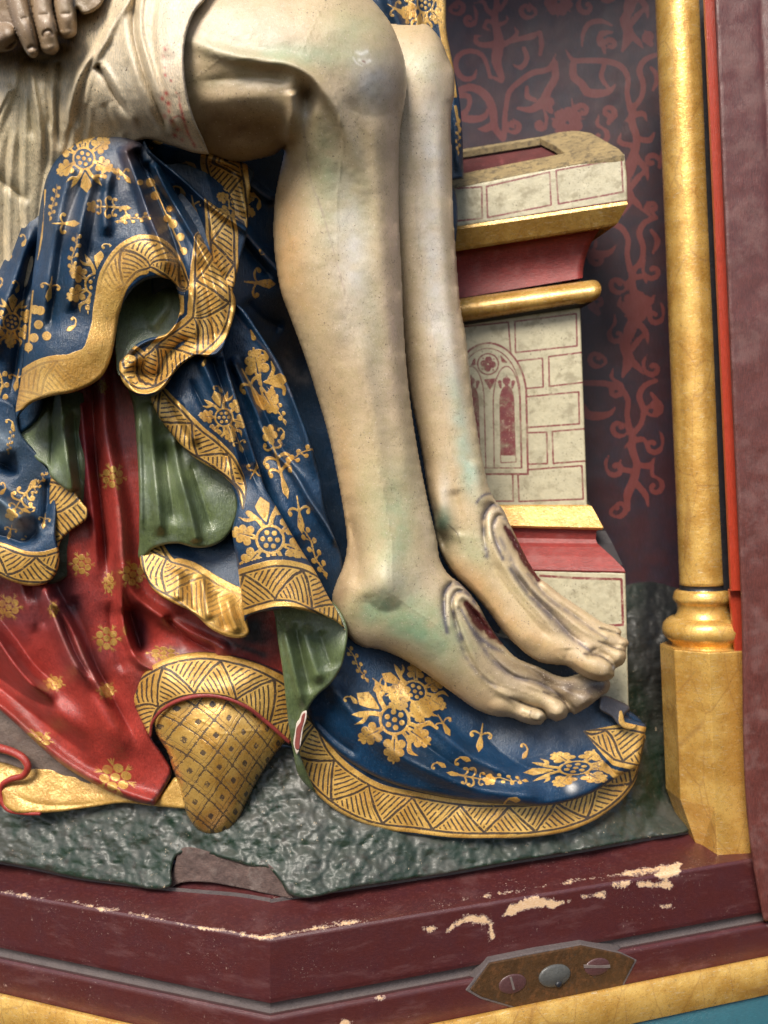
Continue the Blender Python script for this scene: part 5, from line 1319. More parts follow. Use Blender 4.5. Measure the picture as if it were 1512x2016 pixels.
sheet('gown', gown_o, [(0, 700, -60), (200, 720, -25), (300, 800, -30), (0, 1000, -60), (200, 1000, -20), (400, 1100, -50), (0, 1200, -70), (60, 1300, -75), (200, 1250, -50), (300, 1260, -60), (450, 1290, -50), (500, 1240, -45), (560, 1250, -55), (150, 1400, -75), (250, 1450, -80), (0, 1390, -125), (100, 1480, -120), (220, 1550, -100), (300, 1575, -85), (325, 1500, -90)],
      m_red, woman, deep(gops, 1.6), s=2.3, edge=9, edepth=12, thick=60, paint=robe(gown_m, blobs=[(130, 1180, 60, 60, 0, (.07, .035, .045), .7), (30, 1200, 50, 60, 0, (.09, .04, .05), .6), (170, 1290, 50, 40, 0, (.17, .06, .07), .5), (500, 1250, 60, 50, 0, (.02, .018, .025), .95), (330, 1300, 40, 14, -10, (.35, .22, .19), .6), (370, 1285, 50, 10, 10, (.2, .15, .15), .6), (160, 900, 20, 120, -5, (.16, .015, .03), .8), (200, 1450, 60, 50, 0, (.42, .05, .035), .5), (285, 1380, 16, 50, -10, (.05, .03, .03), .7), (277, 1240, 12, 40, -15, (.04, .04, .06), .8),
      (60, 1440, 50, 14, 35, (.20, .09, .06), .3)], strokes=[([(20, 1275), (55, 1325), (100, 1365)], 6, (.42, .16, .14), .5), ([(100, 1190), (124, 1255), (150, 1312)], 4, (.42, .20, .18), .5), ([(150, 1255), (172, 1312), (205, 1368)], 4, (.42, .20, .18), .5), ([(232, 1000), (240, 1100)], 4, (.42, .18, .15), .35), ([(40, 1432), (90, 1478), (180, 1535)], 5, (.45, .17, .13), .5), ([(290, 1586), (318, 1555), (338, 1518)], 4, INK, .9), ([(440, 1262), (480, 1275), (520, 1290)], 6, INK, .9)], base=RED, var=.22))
# dull ground-coloured inside of the gown and its gilded hem at the lower left
m_drab = painted('drab_lining_paint', (.15, .11, .09), .5, rough=.6, coat=.1, speck=.8, weather=((.22, .06, .05), 30, .55, .6), bumpd=1)
sheet('gown_lining', [(-60, 1350), (0, 1390), (60, 1440), (120, 1500), (180, 1545), (120, 1540), (60, 1520), (0, 1500), (-60, 1500)], [(0, 1420, -160), (100, 1500, -150), (-60, 1480, -170)], m_drab, woman, s=3, edge=0, thick=30, wob=2)
sheet('gown_hem', [(-60, 1470), (0, 1474), (30, 1478), (57, 1506), (70, 1510), (110, 1512), (150, 1522), (200, 1545), (262, 1570), (300, 1580), (330, 1548), (345, 1530), (362, 1560), (366, 1592), (362, 1592), (305, 1587), (244, 1581), (175, 1590), (109, 1599), (65, 1601), (26, 1598), (9, 1586), (3, 1565), (-60, 1560)],
      [(0, 1500, -165), (60, 1520, -150), (60, 1600, -120), (200, 1560, -130), (240, 1580, -105), (350, 1580, -88), (340, 1540, -95)], m_gold_hem, woman, [('v', [(20, 1560), (60, 1580), (140, 1586), (230, 1576)], 5, 3), ('b', 30, 1515, 30, 26, 0, -14)], s=2.3, edge=6, thick=40,
      paint=robe([], [], extra_gold=lambda X, Y: np.full(len(X), 6.0), strokes=[([(70, 1588), (130, 1585), (200, 1575), (240, 1572)], 2, INK, .8), ([(335, 1530), (320, 1560), (300, 1585)], 3, INK, .9)], base=GOLD))
rim = cr([(-50, 1462, 0), (0, 1473, 0), (26, 1481, 0), (46, 1493, 0), (55, 1510, 0), (47, 1526, 0), (22, 1534, 0), (5, 1545, 0), (2, 1568, 0), (14, 1591, 0), (45, 1600, 0), (80, 1602, 0)], False, 4)
def tube(name, path, r, mat, parent, n=10, col=None):
    p = np.array(path); C = P(p[:, 0], p[:, 1], p[:, 2]); V = []; Fc = []
    T = np.gradient(C, axis=0); T /= np.linalg.norm(T, axis=1)[:, None]
    rr = np.interp(np.linspace(0, 1, len(p)), np.linspace(0, 1, len(np.atleast_1d(r))), np.atleast_1d(r))
    for c, t, q in zip(C, T, rr):
        b = np.cross(t, [0, 1, 0]); b /= np.linalg.norm(b); e = np.cross(b, t)
        for a in range(n): V.append(c + (b * cos(2*pi*a/n) + e * sin(2*pi*a/n)) * q * S * 1.07)
    for i in range(len(C) - 1):
        for a in range(n): Fc.append([i*n + a, i*n + (a+1) % n, (i+1)*n + (a+1) % n, (i+1)*n + a])
    Fc.append(list(range(n))[::-1]); Fc.append([(len(C)-1)*n + a for a in range(n)])
    V = np.array(V); at = {}
    if col is not None:
        at = {'col': tint(V[:, 0] / S, V[:, 2] / S, col), 'gold': np.full(len(V), -6.), 'bm': np.full(len(V), -30.), 'bu': V[:, 0] * 0, 'bv': V[:, 0] * 0, 'bw': V[:, 0] * 0 + 20}
    return mesh(name, V, Fc, mat, parent, attrs=at)
rim[:, 2] = np.interp(rim[:, 0], [-50, 0, 55, 80], [-150, -146, -128, -118])
tube('rolled_hem', rim, [7, 8.5, 7.5, 6.5, 6, 5, 3], m_red, woman, col=RED)

# lower left mantle with band
sheet('mantle_fold', [(-60, 400), (-60, 400), (0, 444), (30, 420), (70, 350), (90, 340), (110, 500), (90, 700), (70, 830), (30, 860), (-60, 870)],
      [(0, 500, 10), (60, 450, 20), (20, 650, 20), (60, 650, 10), (0, 800, -10), (-60, 650, 0)], m_blue, woman, [('r', [(70, 420), (40, 520), (10, 600), (-20, 720)], 15, 16), ('v', [(70, 470), (50, 560), (38, 680), (20, 790)], 9, 14), ('v', [(30, 430), (5, 500), (-30, 560)], 8, 12), ('r', [(52, 560), (44, 680), (30, 780)], 8, 7)],
      s=2.4, edge=6, thick=50, paint=robe([('pom', 23, 634, 19, 3, .95), ('clove', 52, 470, 15, 30), ('clove', 8, 500, 17, 200), ('vine', 0, 780, 22, 0), ('clove', 38, 560, 15, 20), ('tip', 35, 740, 16, 10), ('clove', 5, 560, 16, 60), ('vine', 70, 400, 15, 35, .7)]))
sheet('mantle_fold', [(-60, 780), (30, 800), (40, 850), (80, 900), (104, 938), (112, 1000), (110, 1057), (117, 1096), (111, 1127), (96, 1146), (65, 1154), (26, 1146), (-10, 1130), (-60, 1112)],
      [(0, 850, 0), (0, 900, -5), (0, 1050, 5), (60, 900, -10), (80, 1000, 0), (60, 1080, 15), (100, 1100, 10), (50, 1150, 5), (-60, 1100, 0)], m_blue, woman,
      [('r', [(-60, 850), (0, 890), (30, 905)], 18, 20, (0, .3)), ('v', [(-60, 905), (0, 912), (40, 935)], 9, 26, (0, .3)), ('r', [(-60, 960), (0, 985), (40, 1020), (64, 1042)], 17, 30, (0, .25)), ('v', [(-60, 1040), (10, 1056), (50, 1066), (72, 1045), (60, 1010)], 9, 14, (0, .3)), ('v', [(94, 940), (92, 1000), (84, 1050)], 10, 10)],
      s=2.2, edge=7, thick=50, paint=robe([('sprig', 42, 985, 21, 215, 1), ('clove', 12, 960, 15, 40), ('vine', 75, 955, 14, 30, .7), ('clove', 60, 1010, 15, 120), ('clove', 25, 830, 15, 0), ('vine', 20, 870, 12, 10, .7), ('tip', 88, 1020, 11, 10), ('tip', 22, 1040, 12, 15), ('clove', 50, 1062, 8, 90)], [([(-60, 1083), (0, 1101), (45, 1118), (85, 1120), (130, 1108)], [28, 32, 34, 34, 34], 10)], blobs=[(0, 870, 40, 34, 0, (.14, .19, .24), .7), (10, 1010, 60, 22, 30, (.13, .18, .22), .7), (45, 1035, 18, 10, 20, (.30, .24, .20), .7)]))
sheet('mantle_fold', [(100, 925), (130, 950), (163, 990), (173, 1005), (173, 1018), (160, 1031), (135, 1048), (119, 1066), (113, 1100), (100, 1060), (98, 960)], [(110, 940, -5), (165, 1000, 8), (120, 1060, -8), (110, 1080, -10)], m_blue, woman, (), s=2, edge=5, thick=30,
      paint=robe([], [([(112, 930), (130, 1000), (112, 1070)], [60], 0)], strokes=[([(115, 1045), (150, 1015), (172, 1008)], 2, INK, .9)]))
sheet('mantle_lining', [(105, 1040), (165, 1015), (178, 1010), (170, 1080), (150, 1110), (125, 1140), (100, 1150)], [(120, 1060, -25), (170, 1040, -40), (120, 1140, -35)], painted('dark_lining_paint', (.035, .045, .025), .4, rough=.35, speck=.5), woman, s=3, edge=3, thick=20)

# green linings
sheet('mantle_lining', [(22, 800), (34, 854), (48, 880), (74, 906), (94, 921), (98, 934), (122, 958), (148, 977), (163, 991), (174, 1000), (184, 1002), (183, 960), (176, 900), (166, 830), (160, 760), (60, 760)],
      [(60, 840, -20), (95, 880, -15), (95, 780, -30), (130, 820, 8), (130, 900, 14), (145, 950, 8), (165, 850, -35), (178, 960, -40)], m_green, woman,
      [('r', [(118, 780), (125, 850), (135, 920), (145, 970)], 10, 12, (0, .05)), ('v', [(100, 780), (103, 860), (100, 930)], 5, 10), ('v', [(143, 800), (150, 880), (160, 970)], 6, 9)], s=2.2, edge=5, thick=30, wob=.8)
sheet('mantle_lining', [(225, 540), (340, 530), (365, 560), (366, 640), (330, 680), (300, 690), (262, 720), (235, 740), (228, 700), (230, 620)], [(300, 560, 15), (350, 600, 28), (250, 580, 20), (300, 620, 32), (270, 670, 44), (240, 700, 56), (330, 660, 34)], m_green, woman, [('b', 280, 580, 20, 30, 0, -8), ('r', [(335, 560), (320, 610), (290, 650)], 14, 6)], s=2.2, edge=0, thick=30, wob=1)
sheet('mantle_lining', [(250, 740), (262, 800), (268, 860), (272, 924), (274, 1000), (274, 1060), (277, 1100), (285, 1096), (296, 1084), (314, 1075), (349, 1070), (384, 1078), (410, 1077), (436, 1066), (458, 1040), (468, 1010), (470, 985), (470, 950), (400, 850), (300, 740)],
      [(270, 800, 0), (300, 820, 28), (310, 960, 30), (335, 900, 5), (360, 940, 32), (385, 1020, 30), (290, 1080, 8), (350, 1065, 28), (420, 940, 5), (450, 1000, 10), (430, 1060, 15), (300, 750, 10)],
      m_green, woman, [('r', [(292, 790), (298, 860), (306, 950), (315, 1060)], 11, 12, (.05, .1)), ('r', [(338, 850), (352, 930), (372, 1000), (388, 1070)], 9, 12, (.1, .05)), ('v', [(322, 860), (332, 940), (345, 1040)], 10, 9), ('v', [(372, 900), (395, 970), (420, 1050)], 12, 8), ('r', [(271, 800), (276, 900), (279, 1060)], 5, 5)], s=2.2, edge=6, thick=30, wob=1)
sheet('mantle_lining', [(536, 1190), (541, 1214), (547, 1260), (557, 1325), (564, 1391), (570, 1440), (577, 1480), (590, 1530), (620, 1560), (600, 1510), (589, 1470), (593, 1456), (601, 1411), (609, 1391), (626, 1368), (649, 1348), (672, 1312), (681, 1276), (684, 1240), (660, 1190)],
      [(560, 1210, 0), (570, 1260, 25), (620, 1240, 5), (585, 1340, 30), (640, 1290, 25), (675, 1280, 35), (600, 1380, 22), (575, 1440, 15), (600, 1520, -10), (620, 1555, -35), (650, 1340, 28)],
      m_green, woman, [('r', [(556, 1220), (572, 1290), (590, 1370), (598, 1400)], 9, 10), ('r', [(596, 1230), (612, 1290), (630, 1350)], 12, 10), ('v', [(578, 1220), (594, 1290), (612, 1370)], 8, 10), ('v', [(626, 1240), (645, 1290), (655, 1320)], 12, 7)], s=2.2, edge=5, thick=40, wob=.8)
m_bole = painted('bare_red_bole', (.22, .05, .04), .3, rough=.7, coat=0)
m_gesso = painted('chipped_gesso', (.62, .52, .44), .3, rough=.8, coat=0)
def hG4(x, y): return 24 if y < 1440 else 8
sheet('paint_chip', zH([(620, 1522), (600, 1530), (575, 1580), (556, 1600), (545, 1660), (540, 1710), (552, 1760), (564, 1790), (578, 1760), (592, 1700), (600, 1640), (622, 1560)]), [(602, 1405, 33), (582, 1480, 14), (590, 1440, 22)], m_gesso, woman, s=1.6, edge=1.5, thick=6, wob=.3)
sheet('paint_chip', zH([(612, 1535), (600, 1545), (582, 1600), (566, 1620), (556, 1680), (552, 1715), (562, 1760), (568, 1762), (582, 1700), (592, 1640), (610, 1570)]), [(602, 1405, 34.5), (582, 1480, 15.5), (590, 1440, 23.5)], m_bole, woman, s=1.6, edge=1, thick=6, wob=.3)

# the turned-back gold hem under the green lining
sheet('mantle_fold', [(300, 1040), (275, 1090), (278, 1115), (286, 1132), (297, 1155), (316, 1173), (345, 1189), (371, 1201), (392, 1217), (410, 1234), (436, 1249), (455, 1255), (471, 1256), (484, 1253), (490, 1247), (487, 1225), (482, 1200), (500, 1150), (480, 1040)],
      [(290, 1110, 10), (320, 1140, 25), (350, 1110, 0), (400, 1110, -20), (440, 1090, -25), (400, 1180, 30), (440, 1200, 35), (470, 1240, 30), (480, 1180, 10), (440, 1150, 0)], m_blue, woman,
      [('r', [(350, 1120), (352, 1150), (350, 1185)], 10, 7), ('r', [(395, 1130), (405, 1180), (412, 1225)], 10, 9), ('r', [(445, 1170), (455, 1210), (470, 1250)], 10, 8), ('v', [(372, 1130), (378, 1170), (382, 1205)], 8, 5), ('v', [(425, 1160), (435, 1200), (445, 1245)], 8, 5)], s=2.1, edge=6, thick=40,
      paint=robe([], [([(296, 1080), (318, 1128), (362, 1150), (415, 1185), (455, 1205), (500, 1215)], [26, 40, 48, 50, 52, 50], 20, [1, 1, .8, .7, .3, .4])], blobs=[(440, 1120, 50, 40, 0, (.012, .03, .06), .5)]))

# tube fold with the pomegranate and its gold collar; gold cascade above it
tube_o = [(290, 740), (290, 770), (297, 788), (306, 808), (315, 824), (328, 842), (341, 858), (370, 891), (407, 917), (430, 930), (445, 942), (459, 965), (467, 991), (464, 1015), (457, 1044), (460, 1070), (465, 1096), (472, 1149), (478, 1195), (482, 1226), (482, 1226), (486, 1216), (498, 1209), (531, 1203), (570, 1199), (603, 1203), (629, 1211), (655, 1220), (672, 1232), (682, 1246), (682, 1246),
          (668, 1211), (645, 1172), (623, 1129), (596, 1087), (570, 1044), (544, 998), (524, 965), (509, 920), (496, 880), (480, 830), (462, 770), (446, 720), (430, 670), (360, 660)]
sheet('mantle_fold', tube_o, [(310, 790, 50), (341, 850, 48), (400, 905, 48), (459, 965, 45), (370, 820, 62), (330, 740, 45), (380, 720, 60), (430, 720, 45), (430, 850, 55), (480, 880, 45), (465, 1000, 50), (500, 1020, 80), (530, 950, 30), (470, 1150, 60), (530, 1120, 98), (590, 1120, 75), (620, 1140, 60), (484, 1210, 55), (550, 1190, 105), (620, 1195, 85), (670, 1230, 45), (650, 1180, 40)],
      m_blue, woman, [('r', [(395, 700), (420, 760), (444, 813), (462, 880), (478, 950)], 9, 14, (.05, .2)), ('v', [(415, 700), (445, 790), (470, 860), (495, 930), (520, 985)], 7, 12, (.05, .3)), ('r', [(440, 700), (462, 780), (488, 860), (508, 930)], 7, 9, (.05, .1)), ('v', [(370, 740), (400, 800), (430, 860), (455, 930)], 7, 8), ('r', [(345, 780), (365, 830), (390, 880)], 8, 9), ('v', [(325, 780), (350, 830), (375, 870)], 5, 5),
       ('r', [(498, 1205), (531, 1197), (570, 1193), (603, 1197), (629, 1205), (660, 1222)], 5, 4, (.02, .05))],
      s=2, edge=6, thick=26, paint=robe([('pom', 441, 822, 19, -20, 1, 1), ('pom', 532, 1062, 31, -13, .95, .95), ('tip', 500, 930, 17, -150), ('vine', 585, 1070, 17, -32, .7), ('clove', 405, 705, 15, 20), ('clove', 430, 760, 13, -30), ('tip', 470, 870, 12, -20)],
      [([(285, 740), (305, 785), (335, 822), (375, 862), (415, 890), (450, 920), (475, 960), (478, 1000)], [16, 30, 34, 34, 30, 24, 12, 2], 12), ([(460, 1172), (500, 1158), (545, 1148), (590, 1154), (625, 1172), (680, 1218)], [44, 45, 46, 44, 38, 24], 16)],
      strokes=[([(465, 1122), (500, 1107), (540, 1099), (580, 1102), (612, 1118)], 6, (.03, .035, .06), .95), ([(500, 1240), (480, 1180)], 3, INK, .2)]))

# upper right folds with gold edge (behind the knee fold)
sheet('mantle_fold', [(270, 262), (300, 262), (348, 284), (411, 300), (460, 314), (488, 325), (500, 338), (496, 360), (491, 385), (489, 410), (487, 450), (470, 500), (400, 420), (320, 340), (270, 290)],
      [(290, 275, 70), (350, 300, 78), (411, 320, 62), (490, 335, 25), (489, 400, 15), (430, 370, 20), (360, 340, 15), (470, 470, 15)], m_blue, woman, [('r', [(280, 268), (348, 292), (411, 312), (480, 332)], 7, 8, (0, .1)), ('v', [(330, 310), (400, 350), (450, 420)], 8, 8), ('r', [(460, 330), (475, 380), (485, 430)], 8, 7)], s=2.1, edge=5, thick=40,
      paint=robe([('clove', 300, 278, 17, -80), ('clove', 365, 318, 20, -60), ('tip', 378, 340, 13, 0)], [([(440, 318), (450, 370), (470, 440)], [46, 42, 26], 10)], strokes=[([(400, 320), (440, 322), (485, 350)], 2.2, (.05, .04, .035), .7)]))
sheet('mantle_fold', [(285, 275), (296, 296), (325, 322), (356, 346), (411, 396), (450, 424), (485, 448), (483, 475), (476, 500), (467, 535), (460, 566), (450, 590), (420, 570), (380, 500), (330, 430), (285, 340)],
      [(296, 300, 80), (356, 350, 72), (411, 400, 62), (485, 450, 40), (465, 530, 40), (440, 560, 40), (420, 480, 52), (380, 450, 35), (340, 400, 30), (400, 520, 30)], m_blue, woman, [('r', [(296, 300), (356, 352), (411, 402), (484, 454)], 6, 8, (0, 0)), ('v', [(340, 360), (390, 430), (420, 520)], 9, 10), ('r', [(405, 410), (425, 480), (445, 550)], 8, 5)], s=2.1, edge=5, thick=40,
      paint=robe([('clove', 355, 368, 19, -20), ('tip', 380, 400, 17, -10), ('clove', 385, 450, 14, 0)], [([(428, 398), (436, 450), (440, 510), (452, 590)], [26, 32, 28, 20], 22)], strokes=[([(400, 395), (402, 430), (400, 480), (408, 520)], 5, (.008, .012, .03), .9)]))

# the great fold over the knee with its curling gold hem
knee_o = [(205, 263), (225, 264), (252, 268), (275, 276), (300, 300), (322, 335), (350, 385), (380, 436), (405, 482), (426, 521), (444, 554), (463, 587), (464, 605), (459, 628), (450, 655), (444, 672), (436, 692), (426, 702), (407, 703), (389, 699), (375, 706), (352, 724), (335, 748), (315, 772), (303, 780), (289, 782), (272, 779), (255, 768), (241, 750), (235, 728), (236, 712), (246, 702), (256, 690), (274, 674), (296, 665), (326, 658), (344, 639), (354, 610), (351, 580), (341, 556),
          (330, 549), (315, 547), (289, 551), (263, 568), (247, 590), (236, 615), (231, 640), (227, 665), (221, 695), (211, 724), (200, 742), (185, 754), (148, 771), (93, 782), (60, 795), (40, 815), (33, 828), (33, 828), (31, 813), (36, 775), (42, 740), (48, 687), (56, 628), (63, 554), (72, 480), (76, 430), (85, 375), (100, 325), (133, 293), (170, 271)]
knee_c = [(212, 268, 78), (180, 285, 92), (240, 285, 96), (120, 320, 70), (90, 400, 60), (72, 480, 58), (62, 600, 62), (45, 740, 62), (36, 815, 60), (170, 350, 110), (220, 340, 108), (130, 450, 118), (185, 440, 122), (240, 430, 112), (100, 560, 104), (150, 600, 112), (190, 560, 108), (225, 500, 112), (90, 700, 108), (150, 700, 116), (200, 680, 104), (100, 780, 104), (150, 765, 108), (205, 725, 96), (228, 640, 88), (250, 575, 104), (290, 545, 118), (335, 545, 112),
          (280, 480, 126), (320, 500, 120), (296, 430, 112), (265, 360, 108), (290, 300, 84), (340, 400, 66), (350, 470, 88), (380, 470, 60), (400, 520, 72), (440, 570, 78), (462, 600, 62), (455, 650, 62), (425, 698, 78), (395, 640, 78), (375, 600, 80), (352, 640, 66), (375, 690, 84), (330, 670, 80), (345, 720, 92), (300, 700, 86), (310, 765, 98), (285, 778, 100), (245, 750, 92), (238, 720, 86), (270, 720, 86), (356, 560, 90)]
kops = [('r', [(150, 300), (118, 400), (96, 520), (78, 660)], 13, 9, (.1, .1)), ('v', [(170, 340), (132, 440), (112, 560), (96, 660)], 12, 9, (.1, .1)), ('r', [(190, 320), (162, 420), (148, 520), (135, 620)], 12, 9, (.1, .1)), ('v', [(205, 350), (185, 440), (170, 520)], 10, 6), ('r', [(222, 320), (205, 400), (212, 470)], 12, 8),
        ('r', [(243, 285), (268, 350), (296, 430), (322, 490), (340, 540)], 10, 20, (.05, .1)), ('v', [(264, 290), (300, 370), (330, 440), (355, 520), (362, 580)], 8, 20, (.05, .1)), ('v', [(285, 315), (315, 380), (345, 430)], 6, 14), ('r', [(300, 318), (330, 380), (362, 432), (395, 490), (430, 560)], 8, 14, (.05, .2)), ('r', [(282, 330), (310, 385), (335, 440)], 6, 6),
        ('v', [(385, 500), (405, 560), (420, 640), (424, 690)], 8, 8), ('r', [(372, 560), (385, 620), (380, 680)], 9, 8), ('r', [(405, 520), (432, 600), (445, 660)], 8, 5),
        ('r', [(250, 745), (262, 768), (287, 776), (312, 766), (332, 742), (350, 718), (378, 700)], 5, 5, (.02, .02)), ('v', [(262, 712), (285, 738), (308, 738), (330, 700), (365, 672), (400, 655)], 13, 22, (.1, .3)), ('r', [(352, 612), (344, 640), (326, 660), (296, 669), (274, 680), (254, 698)], 4, 7, (.05, .1)), ('r', [(460, 600), (456, 640), (440, 680), (424, 696), (400, 698), (378, 700)], 5, 6, (.1, .05))]
def knee_gold(X, Y):
    o = stroke_sd(X, Y, [(300, 355), (318, 400), (335, 440), (358, 492)], [1.5, 1.5, 1.5, 1.5])
    for (a, b), r in zip(zA([(745, 970), (800, 970), (825, 1040), (900, 1110), (890, 1160), (920, 1190), (960, 1260), (975, 1335)]), (6, 9, 9, 6, 8, 9, 8, 8)): o = np.maximum(o, circ(X, Y, a, b, r))
    o = np.maximum(o, stroke_sd(X, Y, zA([(240, 1010), (235, 1100), (215, 1300), (200, 1380)]), [2, .5, 2, 1]))
    for a, b in zB([(185, 350), (205, 430), (180, 500), (248, 490), (150, 550), (215, 355)]): o = np.maximum(o, circ(X, Y, a, b, 9))
    o = np.maximum(o, stroke_sd(X, Y, zB([(175, 250), (160, 400), (150, 580)]), [1.5, 2, 1]))
    o = np.maximum(o, stroke_sd(X, Y, zB([(970, 180), (1000, 250)]), [8, 3]))
    o = np.maximum(o, stroke_sd(X, Y, [(338, 548), (352, 575), (358, 612), (348, 645)], [7, 7, 7, 7]))
    o = np.maximum(o, stroke_sd(X, Y, [(270, 730), (300, 735), (330, 700)], [22, 26, 20]))
    return o
sheet('mantle_fold', knee_o, knee_c, m_blue, woman, deep(kops, 1.7), s=2, edge=7, edepth=9, thick=30, wob=.8, nodeep=1,
      paint=robe([('pom', 165, 312, 23, 175), ('pom', 189, 560, 23, 8, 1, 1), ('sprig', 212, 408, 19, -88), ('tip', 120, 440, 19, -90), ('vine', 262, 430, 16, 80, .8), ('clove', 250, 420, 18, 30), ('clove', 215, 330, 24, -60), ('vine', 145, 500, 18, 10, .8), ('clove', 215, 480, 17, -30), ('vine', 105, 400, 16, 12, .7), ('tip', 100, 560, 18, 10), ('clove', 150, 640, 18, 60), ('clove', 110, 700, 17, 0), ('tip', 240, 340, 14, -40)],
      [([(20, 790), (90, 745), (150, 735), (185, 712), (203, 660), (212, 600), (228, 545), (262, 508), (300, 500), (335, 525), (360, 560)], [24, 38, 42, 40, 30, 26, 28, 34, 40, 30, 14], 40, [.3, .45, .4, .12, .05, .05, .15, .7, 1, 1, 1]),
       ([(398, 470), (412, 530), (418, 590), (408, 640), (380, 668), (345, 692), (310, 722), (280, 735), (255, 715)], [16, 34, 46, 48, 44, 44, 44, 42, 36], 20)],
      extra_gold=knee_gold, blobs=[(210, 272, 60, 14, 0, (.17, .15, .13), .6), (255, 300, 20, 40, 20, (.13, .07, .05), .5), (240, 370, 10, 60, -20, (.09, .10, .14), .5), (185, 390, 8, 60, 0, (.16, .16, .17), .6), (140, 400, 8, 60, 10, (.18, .17, .17), .6), (300, 440, 12, 80, -25, (.045, .045, .075), .7)],
      strokes=[([(262, 290), (300, 380), (345, 470), (362, 560)], 2.5, (.03, .035, .06), .6), ([(100, 676), (150, 690), (190, 655)], 2.0, (.02, .04, .08), .5)]))

# train of the mantle under the feet
train_o = [(650, 1230), (600, 1330), (588, 1400), (583, 1450), (584, 1486), (594, 1530), (619, 1559), (658, 1593), (707, 1618), (766, 1635), (834, 1646), (903, 1652), (976, 1653), (1049, 1648), (1108, 1640), (1157, 1623), (1196, 1598), (1231, 1568), (1250, 1539), (1258, 1512), (1266, 1476), (1271, 1440), (1268, 1428), (1240, 1400), (1190, 1380), (1150, 1340), (900, 1240), (760, 1220)]
tctrl = [(620, 1380, -60), (590, 1480, -45), (640, 1500, -55), (620, 1555, -45), (700, 1500, -60), (707, 1612, -55), (800, 1560, -62), (834, 1640, -55), (980, 1600, -72), (980, 1645, -60), (1110, 1630, -90), (1200, 1560, -140), (1255, 1500, -165), (1265, 1440, -170), (1150, 1380, -170), (1000, 1350, -170), (850, 1290, -160), (700, 1260, -120), (900, 1450, -120)]
sheet('mantle_train', train_o, tctrl, m_blue, woman, [('n', 60, 2)], s=2.2, edge=8, edepth=8, thick=50,
      paint=robe([], [([(592, 1380), (600, 1450), (622, 1500), (665, 1545), (730, 1583), (820, 1600), (903, 1612), (976, 1614), (1049, 1612), (1120, 1598), (1180, 1570), (1225, 1525), (1250, 1460)], [30, 40, 44, 46, 44, 40, 38, 36, 36, 36, 34, 34, 24], 0)], blobs=[(640, 1450, 30, 60, -20, (.03, .03, .04), .6)]))
pil_o = [(640, 1240), (606, 1380), (603, 1395), (613, 1425), (633, 1450), (668, 1485), (707, 1512), (752, 1535), (805, 1553), (850, 1564), (903, 1574), (950, 1580), (1000, 1584), (1040, 1587), (1074, 1586), (1110, 1580), (1147, 1569), (1175, 1556), (1200, 1540), (1230, 1522), (1256, 1508), (1262, 1480), (1268, 1450), (1272, 1430), (1240, 1412), (1200, 1385), (1150, 1330), (900, 1230), (760, 1225)]
pctrl = [(640, 1300, -20), (690, 1270, -60), (615, 1390, -40), (640, 1420, -38), (720, 1350, -45), (700, 1450, -25), (690, 1500, -40), (800, 1340, -75), (780, 1440, -22), (800, 1530, -28), (880, 1400, -90), (860, 1500, -20), (900, 1560, -32), (950, 1450, -85), (1000, 1520, -45), (1050, 1480, -85), (1000, 1575, -42), (1080, 1560, -48), (1150, 1500, -95), (1150, 1560, -70), (1200, 1440, -130), (1250, 1505, -115), (1268, 1440, -140), (1150, 1380, -140), (1050, 1400, -120), (950, 1340, -130)]
sheet('mantle_fold', pil_o, pctrl, m_blue, woman, [('r', [(640, 1330), (690, 1400), (760, 1470), (850, 1520), (960, 1558), (1080, 1572)], 16, 12, (.1, .1)), ('v', [(615, 1410), (660, 1455), (710, 1490)], 10, 8), ('v', [(760, 1380), (830, 1460), (900, 1510), (1000, 1545)], 14, 10), ('r', [(780, 1340), (860, 1430), (930, 1490), (1020, 1530)], 14, 8), ('v', [(930, 1420), (1000, 1490), (1100, 1530), (1180, 1520)], 20, 8), ('v', [(1190, 1500), (1215, 1525), (1240, 1520)], 6, 6)], s=2.1, edge=10, edepth=14, thick=40,
      paint=robe([('pom', 817, 1361, 24, -62, .9, 1.05), ('pom', 777, 1417, 31, -55, 1, 1), ('tip', 948, 1442, 20, 8), ('sprig', 930, 1530, 19, 100, .9, 1.1), ('pom', 1133, 1512, 26, -95, .55, 1.35), ('vine', 705, 1310, 18, -30, .7), ('clove', 1000, 1572, 20, -80), ('tip', 870, 1420, 17, -30), ('clove', 905, 1490, 19, -70), ('vine', 1000, 1535, 18, -85, .7), ('clove', 1040, 1475, 18, 30), ('clove', 690, 1370, 17, -40), ('clove', 860, 1500, 17, -60), ('tip', 745, 1345, 16, -50)],
      [([(1150, 1440), (1225, 1466), (1290, 1480)], [1, 44, 44], 10)], extra_gold=lambda X, Y: np.minimum(stroke_sd(X, Y, [(1222, 1416), (1196, 1470), (1215, 1520), (1262, 1530)], [3, 4, 14, 14]), 6),
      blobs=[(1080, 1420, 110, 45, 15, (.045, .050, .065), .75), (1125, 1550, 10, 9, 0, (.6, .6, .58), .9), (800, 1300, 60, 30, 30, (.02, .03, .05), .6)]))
sheet('mantle_fold', [(1185, 1370), (1215, 1378), (1240, 1395), (1228, 1410), (1232, 1424), (1244, 1430), (1254, 1426), (1250, 1434), (1236, 1436), (1218, 1428), (1205, 1412), (1180, 1395)], [(1190, 1380, -120), (1230, 1400, -125), (1240, 1430, -115)], m_blue, woman, s=2, edge=4, thick=40,
      paint=robe([], extra_gold=lambda X, Y: stroke_sd(X, Y, [(1222, 1402), (1226, 1424), (1242, 1434), (1256, 1426)], [3, 6, 5, 4]), base=(.05, .05, .06)))

